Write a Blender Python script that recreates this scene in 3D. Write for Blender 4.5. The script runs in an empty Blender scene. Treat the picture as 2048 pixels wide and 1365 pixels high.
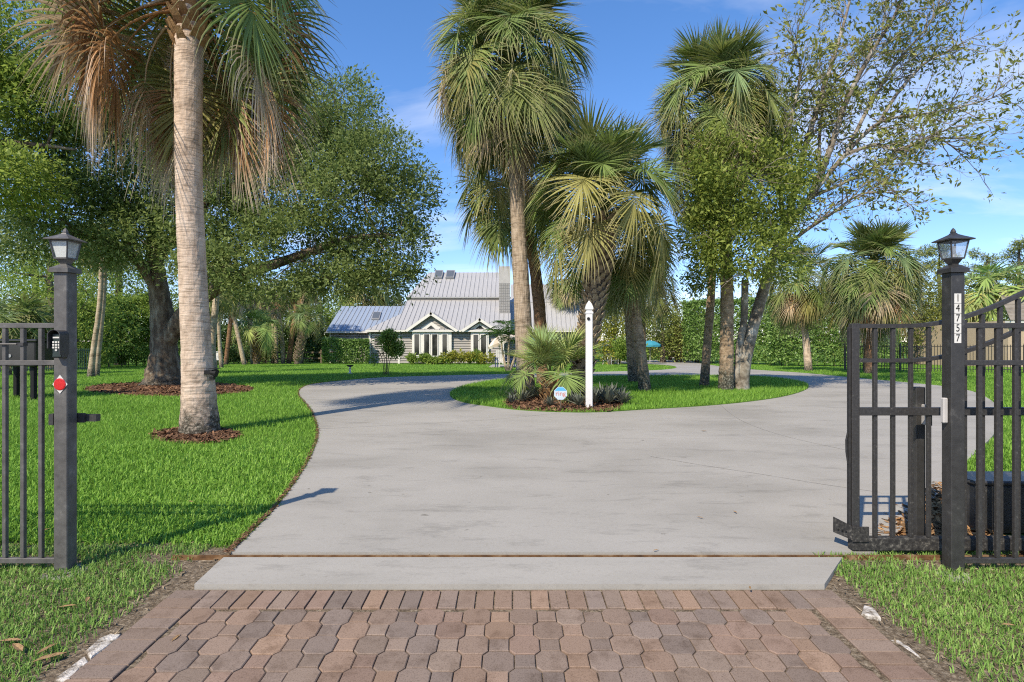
import bpy, bmesh, math, random
import numpy as np
from mathutils import Vector, Matrix

# ------------------------------------------------------------------ camera, sky, sun, exposure
sc = bpy.context.scene
col = sc.collection
F, CX, CY, H = 1140.0, 1024.0, 682.5, 1.45      # focal length and centre in photo pixels, eye height
cam = bpy.data.cameras.new('camera'); cam.lens = F / 2048 * 36; cam.sensor_width = 36
cam.clip_start = 0.05; cam.clip_end = 4000
co = bpy.data.objects.new('camera', cam); col.objects.link(co)
co.location = (0, 0, H); co.rotation_euler = (math.radians(90), 0, 0)
sc.camera = co
SUN_EL = math.radians(45); SUN_AZ = math.radians(57)
SUN_DIR = Vector((math.cos(SUN_AZ), math.sin(SUN_AZ), -math.tan(SUN_EL))).normalized()   # way the light travels
SKY_STRENGTH, SUN_STRENGTH, EXPOSURE = 0.15, 3.0, 1.08
sc.view_settings.view_transform = 'Standard'; sc.view_settings.look = 'None'
sc.view_settings.gamma = 1.0; sc.view_settings.exposure = EXPOSURE
sc.view_settings.use_curve_mapping = False

world = bpy.data.worlds.new('World'); sc.world = world; world.use_nodes = True
wt = world.node_tree; wn = wt.nodes; wl = wt.links; wn.clear()
def N(nodes, t, **kw):
    n = nodes.new(t)
    for k, v in kw.items():
        if k.startswith('i_'): n.inputs[k[2:].replace('_', ' ')].default_value = v
        elif k.startswith('n_'): n.inputs[int(k[2:])].default_value = v
        else: setattr(n, k, v)
    return n
sky = N(wn, 'ShaderNodeTexSky', sky_type='NISHITA', sun_disc=False, sun_elevation=SUN_EL,
        sun_rotation=-math.radians(90) - SUN_AZ, altitude=0.0, air_density=0.72, dust_density=0.0, ozone_density=2.2)
hs = N(wn, 'ShaderNodeHueSaturation', i_Saturation=1.36, i_Value=1.12)
gm = N(wn, 'ShaderNodeGamma', i_Gamma=0.78); wl.new(sky.outputs[0], gm.inputs[0]); wl.new(gm.outputs[0], hs.inputs['Color'])
tc = N(wn, 'ShaderNodeTexCoord')
sep = N(wn, 'ShaderNodeSeparateXYZ'); wl.new(tc.outputs['Generated'], sep.inputs[0])
addz = N(wn, 'ShaderNodeMath', operation='ADD', n_1=0.12); wl.new(sep.outputs[2], addz.inputs[0])
mx = N(wn, 'ShaderNodeMath', operation='MAXIMUM', n_1=0.05); wl.new(addz.outputs[0], mx.inputs[0])
dx = N(wn, 'ShaderNodeMath', operation='DIVIDE'); wl.new(sep.outputs[0], dx.inputs[0]); wl.new(mx.outputs[0], dx.inputs[1])
dy = N(wn, 'ShaderNodeMath', operation='DIVIDE'); wl.new(sep.outputs[1], dy.inputs[0]); wl.new(mx.outputs[0], dy.inputs[1])
cmb = N(wn, 'ShaderNodeCombineXYZ'); wl.new(dx.outputs[0], cmb.inputs[0]); wl.new(dy.outputs[0], cmb.inputs[1])
mp = N(wn, 'ShaderNodeMapping'); mp.inputs['Scale'].default_value = (0.55, 0.9, 1); mp.inputs['Rotation'].default_value = (0, 0, 0.5)
mp.inputs['Location'].default_value = (1.3, 0.7, 0)
wl.new(cmb.outputs[0], mp.inputs[0])
cn = N(wn, 'ShaderNodeTexNoise', i_Scale=1.3, i_Detail=7.0, i_Roughness=0.55, i_Distortion=0.6); wl.new(mp.outputs[0], cn.inputs['Vector'])
cr = N(wn, 'ShaderNodeMapRange', i_From_Min=0.50, i_From_Max=0.80, i_To_Min=0.0, i_To_Max=0.62); wl.new(cn.outputs[0], cr.inputs['Value'])
mixc = N(wn, 'ShaderNodeMix', data_type='RGBA'); wl.new(cr.outputs[0], mixc.inputs[0])
tnt = N(wn, 'ShaderNodeMix', data_type='RGBA', blend_type='MULTIPLY'); tnt.inputs[0].default_value = 1; tnt.inputs[7].default_value = (.97, .89, .97, 1); wl.new(hs.outputs[0], tnt.inputs[6]); wl.new(tnt.outputs[2], mixc.inputs[6]); mixc.inputs[7].default_value = (4.2, 4.2, 4.4, 1)
bg = N(wn, 'ShaderNodeBackground'); bg.inputs[1].default_value = SKY_STRENGTH
wl.new(mixc.outputs[2], bg.inputs[0])
wo = N(wn, 'ShaderNodeOutputWorld'); wl.new(bg.outputs[0], wo.inputs[0])

sun = bpy.data.lights.new('sun', 'SUN'); sun.energy = SUN_STRENGTH; sun.angle = math.radians(0.6); sun.color = (1.0, 0.88, 0.72)
so = bpy.data.objects.new('sun', sun); col.objects.link(so)
so.rotation_euler = SUN_DIR.to_track_quat('-Z', 'Y').to_euler(); so.location = (-30, -5, 30)
sc.cycles.max_bounces = 6; sc.cycles.diffuse_bounces = 4; sc.cycles.transparent_max_bounces = 12
sc.cycles.use_denoising = False; sc.cycles.filter_width = 1.15; sc.cycles.sample_clamp_indirect = 4.0

# ------------------------------------------------------------------ helpers: place
KY = [-60, 0, 2.5, 3.3, 3.6, 5, 8, 12, 16, 24, 36, 48, 60, 3000]
KZ = [-.25, -.15, -.048, -.012, 0, .02, .06, .09, .08, 0, -.22, -.445, -.5, -.5]
def g(Y): return float(np.interp(Y, KY, KZ))
def W(px, py, Y): return Vector(((px - CX) / F * Y, Y, H - (py - CY) / F * Y))
def G(px, py, off=0.0):
    lo, hi = 0.5, 900.0
    for _ in range(50):
        m = (lo + hi) / 2
        if H - (py - CY) / F * m > g(m) + off: lo = m
        else: hi = m
    return Vector(((px - CX) / F * lo, lo, g(lo) + off))
def catmull(pts, k=6, closed=False):
    P = [Vector(p) for p in pts]; n = len(P); out = []
    for i in range(n if closed else n - 1):
        if closed: a, b, c, d = P[i-1], P[i], P[(i+1) % n], P[(i+2) % n]
        else: a, b, c, d = P[max(i-1, 0)], P[i], P[i+1], P[min(i+2, n-1)]
        for j in range(k):
            t = j / k
            out.append(0.5 * ((2*b) + (c-a)*t + (2*a-5*b+4*c-d)*t*t + (-a+3*b-3*c+d)*t**3))
    if not closed: out.append(P[-1])
    return out

# ------------------------------------------------------------------ helpers: objects
def tag(o, label=None, cat=None, group=None, kind=None):
    if label: o['label'] = label
    if cat: o['category'] = cat
    if group: o['group'] = group
    if kind: o['kind'] = kind
    return o
def link(name, me, mat=None, parent=None, loc=(0, 0, 0), rot=(0, 0, 0), scale=None):
    if mat is not None and me is not None and not me.materials: me.materials.append(mat)
    o = bpy.data.objects.new(name, me); col.objects.link(o)
    o.location = loc; o.rotation_euler = rot
    if scale is not None: o.scale = scale if hasattr(scale, '__len__') else (scale,) * 3
    if parent is not None: o.parent = parent
    return o
def empty(name, loc, label, cat, group=None, rz=0):
    o = link(name, None, None, None, loc, (0, 0, rz)); o.empty_display_size = .1
    return tag(o, label, cat, group)
def mesh_py(name, V, Fc, smooth=False):
    me = bpy.data.meshes.new(name); me.from_pydata([tuple(v) for v in V], [], Fc); me.update()
    if smooth: me.polygons.foreach_set('use_smooth', [True] * len(me.polygons))
    return me
def mesh_np(name, V, Fq, smooth=False, attrs=None):
    V = np.asarray(V, np.float32); Fq = np.asarray(Fq, np.int32)
    me = bpy.data.meshes.new(name); k = Fq.shape[1]
    me.vertices.add(len(V)); me.vertices.foreach_set('co', V.ravel())
    me.loops.add(Fq.size); me.loops.foreach_set('vertex_index', Fq.ravel())
    me.polygons.add(len(Fq)); me.polygons.foreach_set('loop_start', np.arange(0, Fq.size, k, dtype=np.int32))
    me.update(calc_edges=True)
    if smooth: me.polygons.foreach_set('use_smooth', np.ones(len(Fq), bool))
    for nm, a in (attrs or {}).items():
        at = me.attributes.new(nm, 'FLOAT', 'POINT'); at.data.foreach_set('value', np.asarray(a, np.float32).ravel())
    return me
class MB:
    """collects simple shapes for one mesh"""
    def __init__(s): s.V = []; s.F = []
    def add(s, V, Fc):
        b = len(s.V); s.V += [Vector(v) for v in V]; s.F += [[i + b for i in f] for f in Fc]; return s
    def box(s, x0, x1, y0, y1, z0, z1, bev=0.0):
        if bev <= 0:
            return s.add([(x, y, z) for z in (z0, z1) for y in (y0, y1) for x in (x0, x1)],
                         [[0,2,3,1],[4,5,7,6],[0,1,5,4],[2,6,7,3],[0,4,6,2],[1,3,7,5]])
        b = min(bev, (x1-x0)*.45, (y1-y0)*.45, (z1-z0)*.45); bm = bmesh.new()
        bmesh.ops.create_cube(bm, size=1)
        for v in bm.verts: v.co = Vector((x0 if v.co.x < 0 else x1, y0 if v.co.y < 0 else y1, z0 if v.co.z < 0 else z1))
        bmesh.ops.bevel(bm, geom=bm.edges[:], offset=b, segments=1, affect='EDGES')
        return s.bm(bm)
    def bm(s, bm):
        bm.verts.index_update(); s.add([v.co.copy() for v in bm.verts], [[v.index for v in f.verts] for f in bm.faces]); bm.free(); return s
    def prism(s, poly, z0, z1, bev=0.0, inset_bottom=False):
        """poly: CCW xy list, extruded in z; top edge chamfered"""
        n = len(poly); c = Vector((sum(p[0] for p in poly)/n, sum(p[1] for p in poly)/n))
        V = [(p[0], p[1], z0) for p in poly]; Fc = []
        if bev > 0:
            V += [(p[0], p[1], z1 - bev) for p in poly]
            for p in poly:
                d = c - Vector((p[0], p[1])); d = d.normalized() * bev * 1.3
                V.append((p[0] + d.x, p[1] + d.y, z1))
            for i in range(n):
                j = (i+1) % n; Fc += [[i, j, n+j, n+i], [n+i, n+j, 2*n+j, 2*n+i]]
            Fc.append([2*n+i for i in range(n)])
        else:
            V += [(p[0], p[1], z1) for p in poly]
            for i in range(n):
                j = (i+1) % n; Fc.append([i, j, n+j, n+i])
            Fc.append([n+i for i in range(n)])
        Fc.append([n-1-i for i in range(n)])
        return s.add(V, Fc)
    def extr(s, poly3, d):
        """any planar polygon extruded by vector d"""
        n = len(poly3); d = Vector(d); V = [Vector(p) for p in poly3] + [Vector(p) + d for p in poly3]
        Fc = [list(range(n)), [2*n-1-i for i in range(n)]] + [[(i+1) % n, i, n+i, n+(i+1) % n] for i in range(n)]
        return s.add(V, Fc)
    def tube(s, pts, rad, sides=8, cap=True, bump=None):
        P = [Vector(p) for p in pts]; n = len(P); V = []; Fc = []
        ref = None
        for i in range(n):
            t = (P[min(i+1, n-1)] - P[max(i-1, 0)]).normalized()
            if ref is None: ref = Vector((1, 0, 0)) if abs(t.x) < .8 else Vector((0, 1, 0))
            a = (ref - t * ref.dot(t)).normalized(); b = t.cross(a); ref = a
            r = rad[i] if hasattr(rad, '__len__') else rad
            for k in range(sides):
                th = 2*math.pi*k/sides; rr = r * (bump(i, k, th) if bump else 1)
                V.append(P[i] + a*math.cos(th)*rr + b*math.sin(th)*rr)
        for i in range(n-1):
            for k in range(sides):
                k2 = (k+1) % sides
                Fc.append([i*sides+k, i*sides+k2, (i+1)*sides+k2, (i+1)*sides+k])
        if cap: Fc += [[sides-1-k for k in range(sides)], [(n-1)*sides+k for k in range(sides)]]
        return s.add(V, Fc)
    def mesh(s, name, smooth=False): return mesh_py(name, s.V, s.F, smooth)
    def obj(s, name, mat, parent=None, loc=(0,0,0), smooth=False, rot=(0,0,0)):
        return link(name, s.mesh(name, smooth), mat, parent, loc, rot)
def box(name, mat, parent, x0, x1, y0, y1, z0, z1, bev=0.0, loc=(0,0,0)):
    return MB().box(x0, x1, y0, y1, z0, z1, bev).obj(name, mat, parent, loc)

# ------------------------------------------------------------------ helpers: materials
def material(name, rough=0.8, spec=0.3):
    m = bpy.data.materials.new(name); m.use_nodes = True; nt = m.node_tree; nt.nodes.clear()
    p = nt.nodes.new('ShaderNodeBsdfPrincipled'); o = nt.nodes.new('ShaderNodeOutputMaterial')
    p.inputs['Roughness'].default_value = rough; p.inputs['Specular IOR Level'].default_value = spec
    nt.links.new(p.outputs[0], o.inputs[0])
    return m, nt.nodes, nt.links, p, o
def ramp(nodes, stops, interp='LINEAR', k=1.0):
    stops = [(p, tuple(min(.85, c*k) for c in cc)) for p, cc in stops]
    r = nodes.new('ShaderNodeValToRGB'); r.color_ramp.interpolation = interp
    e = r.color_ramp.elements
    while len(e) < len(stops): e.new(0.5)
    for i, (p, c) in enumerate(stops): e[i].position = p; e[i].color = (*c, 1)
    return r
def noise_mat(name, stops, scale=5, detail=5, rough=0.8, spec=0.3, bump=0.0, bscale=None, coord='Object', stretch=(1,1,1), island=0.0, metallic=0.0, bdist=0.02):
    m, n, l, p, o = material(name, rough, spec); p.inputs['Metallic'].default_value = metallic
    tc = n.new('ShaderNodeTexCoord'); mp = n.new('ShaderNodeMapping'); mp.inputs['Scale'].default_value = stretch
    l.new(tc.outputs[coord], mp.inputs[0])
    t = N(n, 'ShaderNodeTexNoise', i_Scale=scale, i_Detail=detail, i_Roughness=.6); l.new(mp.outputs[0], t.inputs['Vector'])
    r = ramp(n, stops); l.new(t.outputs[0], r.inputs[0]); c = r.outputs[0]
    if island:
        ge = n.new('ShaderNodeNewGeometry'); mr = N(n, 'ShaderNodeMapRange', i_To_Min=1-island, i_To_Max=1+island); l.new(ge.outputs['Random Per Island'], mr.inputs['Value'])
        mm = N(n, 'ShaderNodeMix', data_type='RGBA', blend_type='MULTIPLY'); mm.inputs[0].default_value = 1
        l.new(c, mm.inputs[6]); l.new(mr.outputs[0], mm.inputs[7]); c = mm.outputs[2]
    l.new(c, p.inputs['Base Color'])
    if bump:
        t2 = N(n, 'ShaderNodeTexNoise', i_Scale=bscale or scale*4, i_Detail=4.0); l.new(mp.outputs[0], t2.inputs['Vector'])
        b = N(n, 'ShaderNodeBump', i_Strength=bump, i_Distance=bdist); l.new(t2.outputs[0], b.inputs['Height']); l.new(b.outputs[0], p.inputs['Normal'])
    return m
def leaf_mat(name, stops, trans=0.3, rough=0.45, spec=0.35, nscale=0.6):
    """foliage: colour varies leaf by leaf and in patches, some light passes through"""
    m, n, l, p, o = material(name, rough, spec)
    ge = n.new('ShaderNodeNewGeometry'); tc = n.new('ShaderNodeTexCoord')
    t = N(n, 'ShaderNodeTexNoise', i_Scale=nscale, i_Detail=2.0); l.new(tc.outputs['Object'], t.inputs['Vector'])
    a = N(n, 'ShaderNodeMath', operation='MULTIPLY_ADD', n_1=0.62, n_2=-0.12); l.new(ge.outputs['Random Per Island'], a.inputs[0])
    b = N(n, 'ShaderNodeMath', operation='MULTIPLY_ADD', n_1=0.5); l.new(t.outputs[0], b.inputs[0]); l.new(a.outputs[0], b.inputs[2])
    r = ramp(n, stops, k=1.5); l.new(b.outputs[0], r.inputs[0]); l.new(r.outputs[0], p.inputs['Base Color'])
    tr = n.new('ShaderNodeBsdfTranslucent'); l.new(r.outputs[0], tr.inputs[0])
    mxs = n.new('ShaderNodeMixShader'); mxs.inputs[0].default_value = trans
    l.new(p.outputs[0], mxs.inputs[1]); l.new(tr.outputs[0], mxs.inputs[2]); l.new(mxs.outputs[0], o.inputs[0])
    return m
def frond_mat(name, tipcol, tip0=0.55, trans=0.32):
    m, n, l, p, o = material(name, 0.5, 0.22)
    oi = n.new('ShaderNodeObjectInfo'); ge = n.new('ShaderNodeNewGeometry')
    at = n.new('ShaderNodeAttribute'); at.attribute_name = 'tip'
    mr = N(n, 'ShaderNodeMapRange', i_To_Min=.65, i_To_Max=1.35); l.new(ge.outputs['Random Per Island'], mr.inputs['Value'])
    mm = N(n, 'ShaderNodeMix', data_type='RGBA', blend_type='MULTIPLY'); mm.inputs[0].default_value = 1
    l.new(oi.outputs['Color'], mm.inputs[6]); l.new(mr.outputs[0], mm.inputs[7])
    tm = N(n, 'ShaderNodeMapRange', i_From_Min=tip0, i_From_Max=1.05, i_To_Min=0, i_To_Max=1); l.new(at.outputs['Fac'], tm.inputs['Value'])
    m2 = N(n, 'ShaderNodeMix', data_type='RGBA'); l.new(tm.outputs[0], m2.inputs[0]); l.new(mm.outputs[2], m2.inputs[6]); m2.inputs[7].default_value = (*tipcol, 1)
    l.new(m2.outputs[2], p.inputs['Base Color'])
    tr = n.new('ShaderNodeBsdfTranslucent'); l.new(m2.outputs[2], tr.inputs[0])
    mxs = n.new('ShaderNodeMixShader'); mxs.inputs[0].default_value = trans
    l.new(p.outputs[0], mxs.inputs[1]); l.new(tr.outputs[0], mxs.inputs[2]); l.new(mxs.outputs[0], o.inputs[0])
    return m
def bark_mat(name, stops, ring=0.0, base_dark=None, scale=4, stretch=(1,1,1), bump=.6):
    """bark with noise, optional horizontal ring scars and a mossy stained foot"""
    m, n, l, p, o = material(name, 0.9, 0.15)
    tc = n.new('ShaderNodeTexCoord'); mp = n.new('ShaderNodeMapping'); mp.inputs['Scale'].default_value = stretch
    l.new(tc.outputs['Object'], mp.inputs[0])
    t = N(n, 'ShaderNodeTexNoise', i_Scale=scale, i_Detail=7.0, i_Roughness=.65); l.new(mp.outputs[0], t.inputs['Vector'])
    r = ramp(n, stops, k=1.3); l.new(t.outputs[0], r.inputs[0]); c = r.outputs[0]
    h = t.outputs[0]
    if ring:
        mp2 = n.new('ShaderNodeMapping'); mp2.inputs['Scale'].default_value = (1.5, 1.5, ring); l.new(tc.outputs['Object'], mp2.inputs[0])
        t3 = N(n, 'ShaderNodeTexNoise', i_Scale=2.0, i_Detail=4.0, i_Roughness=.7); l.new(mp2.outputs[0], t3.inputs['Vector'])
        rr = ramp(n, [(0.36, (.35,.33,.30)), (0.48, (1,1,1))]); l.new(t3.outputs[0], rr.inputs[0])
        mm = N(n, 'ShaderNodeMix', data_type='RGBA', blend_type='MULTIPLY'); mm.inputs[0].default_value = .75
        l.new(c, mm.inputs[6]); l.new(rr.outputs[0], mm.inputs[7]); c = mm.outputs[2]
        ad = n.new('ShaderNodeMath'); l.new(t.outputs[0], ad.inputs[0]); l.new(t3.outputs[0], ad.inputs[1]); h = ad.outputs[0]
    if base_dark:
        z0, z1, dcol = base_dark
        sp = n.new('ShaderNodeSeparateXYZ'); l.new(tc.outputs['Object'], sp.inputs[0])
        t4 = N(n, 'ShaderNodeTexNoise', i_Scale=9.0, i_Detail=6.0, i_Roughness=.75); l.new(tc.outputs['Object'], t4.inputs['Vector'])
        ma = N(n, 'ShaderNodeMath', operation='MULTIPLY_ADD', n_1=(z1-z0)*2.2); l.new(t4.outputs[0], ma.inputs[0])
        sb = N(n, 'ShaderNodeMath', operation='MULTIPLY', n_1=1.0); l.new(sp.outputs[2], sb.inputs[0]); l.new(sb.outputs[0], ma.inputs[2])
        mr = N(n, 'ShaderNodeMapRange', i_From_Min=z0+(z1-z0)*1.35, i_From_Max=z0+(z1-z0)*2.0, i_To_Min=1, i_To_Max=0); l.new(ma.outputs[0], mr.inputs['Value'])
        t5 = N(n, 'ShaderNodeTexNoise', i_Scale=26.0, i_Detail=4.0, i_Roughness=.7); l.new(tc.outputs['Object'], t5.inputs['Vector'])
        r5 = ramp(n, [(0.38, tuple(x*.45 for x in dcol)), (0.52, dcol), (0.66, tuple(min(1, x*3.2+.06) for x in dcol))]); l.new(t5.outputs[0], r5.inputs[0])
        m2 = N(n, 'ShaderNodeMix', data_type='RGBA'); l.new(mr.outputs[0], m2.inputs[0]); l.new(c, m2.inputs[6]); l.new(r5.outputs[0], m2.inputs[7]); c = m2.outputs[2]
    l.new(c, p.inputs['Base Color'])
    b = N(n, 'ShaderNodeBump', i_Strength=bump, i_Distance=.03); l.new(h, b.inputs['Height']); l.new(b.outputs[0], p.inputs['Normal'])
    return m
def plain(name, c, rough=.6, spec=.4, metallic=0.0, var=.12, scale=8, bump=0):
    return noise_mat(name, [(0.3, tuple(x*(1-var) for x in c)), (0.7, tuple(min(1, x*(1+var)) for x in c))], scale=scale, rough=rough, spec=spec, metallic=metallic, bump=bump)

M = {}
M['asphalt'] = plain('asphalt', (.05,.05,.052), .95, .2, scale=30)
M['black_metal'] = noise_mat('black_painted_metal', [(.30, (.026,.025,.024)), (.62, (.042,.040,.038)), (.74, (.10,.098,.09))], scale=55, detail=6, rough=.5, spec=.45, bump=.08, bscale=60, bdist=.002)
M['post_metal'] = noise_mat('worn_post_metal', [(.30, (.06,.056,.051)), (.60, (.11,.105,.096)), (.76, (.20,.19,.175))], scale=14, detail=8, rough=.5, spec=.45, bump=.1, bscale=90, bdist=.002)
M['grime_metal'] = noise_mat('mud_spattered_metal', [(.42, (.022,.021,.020)), (.58, (.05,.048,.043)), (.70, (.17,.16,.135))], scale=45, detail=6, rough=.7, spec=.3)
M['rubber'] = plain('black_rubber', (.03,.03,.03), .8, .2, scale=40, var=.3)
M['rust'] = noise_mat('rusty_steel', [(.3, (.05,.025,.012)), (.5, (.16,.085,.035)), (.7, (.34,.24,.14))], scale=9, detail=8, rough=.75, stretch=(1, 1, 1), metallic=.2)
M['white_vinyl'] = plain('white_vinyl', (.66,.65,.62), .45, .4, var=.04)
M['white_paint'] = plain('white_painted_trim', (.66,.64,.58), .55, .4, var=.06, scale=2)
M['cream_cloth'] = plain('cream_cloth', (.66,.60,.50), .9, .1)
M['blue_cloth'] = plain('blue_cloth', (.03,.13,.42), .8, .1)
M['teal_cloth'] = plain('teal_cloth', (.05,.25,.32), .8, .1)
M['navy_plastic'] = plain('navy_plastic', (.03,.05,.14), .5, .4)
M['grey_plastic'] = plain('grey_plastic', (.42,.40,.37), .5, .4)
M['chimney'] = plain('grey_render', (.40,.385,.355), .9, .2, var=.1, scale=3)
M['siding'] = noise_mat('grey_clapboard', [(.3, (.285,.268,.242)), (.7, (.345,.325,.295))], scale=1.2, rough=.7, bump=0, coord='Object', stretch=(.3,1,3))
M['roof'] = noise_mat('galvanised_roof', [(.25, (.34,.335,.322)), (.75, (.44,.433,.418))], scale=.8, detail=4, rough=.5, spec=.4, metallic=.12, coord='Generated', stretch=(2,6,1))
M['roof_shade_tint'] = noise_mat('shade_tinted_roof', [(.25, (.23,.28,.36)), (.75, (.30,.36,.44))], scale=.8, detail=4, rough=.45, spec=.45, metallic=.12, coord='Generated', stretch=(2,6,1))  # left wing roof: shade and reflected sky painted in as blue-grey
M['roof_seam'] = plain('galvanised_seam', (.30,.30,.295), .5, .4, metallic=.1)
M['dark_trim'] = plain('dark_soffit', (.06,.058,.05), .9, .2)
M['glass_dark'] = plain('dark_window_glass', (.018,.02,.018), .06, .8, var=.5, scale=2)
M['skylight'] = plain('skylight_glass', (.10,.11,.115), .12, .7)
M['tile_roof'] = noise_mat('concrete_roof_tile', [(.3, (.16,.14,.11)), (.7, (.27,.24,.19))], scale=2, rough=.9)
M['tan_wall'] = plain('tan_stucco', (.44,.35,.24), .9, .2, var=.06)
M['red_reflector'] = plain('red_reflector', (.52,.012,.012), .25, .6, scale=60, var=.15)
M['leaf_dry'] = noise_mat('dry_leaf', [(.3, (.14,.07,.03)), (.7, (.40,.27,.13))], scale=20, rough=.8)
M['mulch'] = noise_mat('bark_mulch', [(.3, (.07,.035,.02)), (.55, (.16,.085,.045)), (.8, (.30,.19,.11))], scale=14, rough=.95, island=.65, bump=.5)
M['pine_mulch'] = noise_mat('golden_pine_mulch', [(.3, (.12,.06,.025)), (.7, (.36,.21,.09))], scale=14, rough=.95, island=.6, bump=.5)
M['litter'] = noise_mat('leaf_litter', [(.3, (.10,.075,.045)), (.7, (.33,.26,.17))], scale=14, rough=.95, island=.6)

# frosted or clear lantern glass
def glass(name, rough, colr, alpha):
    m, n, l, p, o = material(name, rough, .5); p.inputs['Base Color'].default_value = (*colr, 1)
    tr = n.new('ShaderNodeBsdfTransparent'); tr.inputs[0].default_value = (.95,.96,.97,1)
    mxs = n.new('ShaderNodeMixShader'); mxs.inputs[0].default_value = alpha
    l.new(tr.outputs[0], mxs.inputs[1]); l.new(p.outputs[0], mxs.inputs[2]); l.new(mxs.outputs[0], o.inputs[0]); return m
M['glass_frost'] = glass('seeded_lantern_glass', .35, (.72,.74,.70), .62)
M['glass_clear'] = glass('clear_lantern_glass', .04, (.6,.65,.7), .22)

# concrete of the drive: pale grey with brushed grey stains, wheel marks, small dark specks
def concrete(name, tone=1.0):
    m, n, l, p, o = material(name, .82, .25)
    tc = n.new('ShaderNodeTexCoord')
    def nz(scale, detail, rough, stretch=(1,1,1), dist=0.0):
        mp = n.new('ShaderNodeMapping'); mp.inputs['Scale'].default_value = stretch; l.new(tc.outputs['Object'], mp.inputs[0])
        t = N(n, 'ShaderNodeTexNoise', i_Scale=scale, i_Detail=detail, i_Roughness=rough, i_Distortion=dist); l.new(mp.outputs[0], t.inputs['Vector']); return t
    big = nz(.5, 6, .6, (.8, 1.4, 1), .25); r1 = ramp(n, [(.34, (.40*tone,.38*tone,.332*tone)), (.50, (.475*tone,.452*tone,.398*tone)), (.68, (.525*tone,.50*tone,.443*tone))]); l.new(big.outputs[0], r1.inputs[0])
    mid = nz(2.4, 12, .80, (.5, 1.7, 1), .3); r2 = ramp(n, [(.38, (.64,.64,.64)), (.47, (.90,.90,.895)), (.54, (1.0,1.0,.99)), (.64, (1.07,1.065,1.05))]); l.new(mid.outputs[0], r2.inputs[0])
    m1 = N(n, 'ShaderNodeMix', data_type='RGBA', blend_type='MULTIPLY'); m1.inputs[0].default_value = .8; l.new(r1.outputs[0], m1.inputs[6]); l.new(r2.outputs[0], m1.inputs[7])
    fine = nz(38, 8, .85); r3 = ramp(n, [(.36, (.66,.65,.63)), (.47, (.97,.97,.96)), (.60, (1.06,1.06,1.05))]); l.new(fine.outputs[0], r3.inputs[0])
    m2 = N(n, 'ShaderNodeMix', data_type='RGBA', blend_type='MULTIPLY'); m2.inputs[0].default_value = .7; l.new(m1.outputs[2], m2.inputs[6]); l.new(r3.outputs[0], m2.inputs[7])
    spk = nz(9, 3, .5, (1, 1, 1), .5); r4 = ramp(n, [(.22, (.45,.44,.42)), (.29, (1,1,1))]); l.new(spk.outputs[0], r4.inputs[0])
    m3 = N(n, 'ShaderNodeMix', data_type='RGBA', blend_type='MULTIPLY'); m3.inputs[0].default_value = .9; l.new(m2.outputs[2], m3.inputs[6]); l.new(r4.outputs[0], m3.inputs[7])
    l.new(m3.outputs[2], p.inputs['Base Color'])
    b = N(n, 'ShaderNodeBump', i_Strength=.35, i_Distance=.004); l.new(fine.outputs[0], b.inputs['Height']); l.new(b.outputs[0], p.inputs['Normal'])
    return m
M['concrete'] = concrete('drive_concrete'); M['concrete_strip'] = concrete('gate_strip_concrete', 1.04)
M['footing'] = noise_mat('footing_concrete', [(.35, (.10,.09,.075)), (.6, (.36,.34,.30))], scale=16, detail=8, rough=.9, bump=.6)
M['kerb'] = noise_mat('white_kerb_concrete', [(.38, (.15,.12,.085)), (.5, (.42,.385,.33)), (.66, (.62,.59,.54))], scale=22, detail=8, rough=.9, bump=.6)

# pavers: tone from the object, gritty surface and edge dirt
def paver_mat():
    m, n, l, p, o = material('tumbled_paver', .9, .2)
    oi = n.new('ShaderNodeObjectInfo'); tc = n.new('ShaderNodeTexCoord')
    ad = n.new('ShaderNodeVectorMath'); l.new(tc.outputs['Object'], ad.inputs[0]); l.new(oi.outputs['Location'], ad.inputs[1])
    a = N(n, 'ShaderNodeTexNoise', i_Scale=7.0, i_Detail=6.0, i_Roughness=.7); l.new(ad.outputs[0], a.inputs['Vector'])
    r = ramp(n, [(.34, (.62,.60,.58)), (.50, (.95,.95,.95)), (.68, (1.2,1.17,1.12))]); l.new(a.outputs[0], r.inputs[0])
    f = N(n, 'ShaderNodeTexNoise', i_Scale=170.0, i_Detail=3.0, i_Roughness=.7); l.new(ad.outputs[0], f.inputs['Vector'])
    r2 = ramp(n, [(.34, (.52,.51,.50)), (.50, (1,1,1)), (.66, (1.5,1.5,1.48))]); l.new(f.outputs[0], r2.inputs[0])
    m1 = N(n, 'ShaderNodeMix', data_type='RGBA', blend_type='MULTIPLY'); m1.inputs[0].default_value = 1; l.new(oi.outputs['Color'], m1.inputs[6]); l.new(r.outputs[0], m1.inputs[7])
    m2 = N(n, 'ShaderNodeMix', data_type='RGBA', blend_type='MULTIPLY'); m2.inputs[0].default_value = 1; l.new(m1.outputs[2], m2.inputs[6]); l.new(r2.outputs[0], m2.inputs[7])
    l.new(m2.outputs[2], p.inputs['Base Color'])
    b = N(n, 'ShaderNodeBump', i_Strength=.5, i_Distance=.002); l.new(f.outputs[0], b.inputs['Height']); l.new(b.outputs[0], p.inputs['Normal'])
    return m
M['paver'] = paver_mat()
M['joint_sand'] = noise_mat('joint_sand', [(.3, (.06,.05,.04)), (.7, (.15,.125,.10))], scale=60, rough=1)

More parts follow.
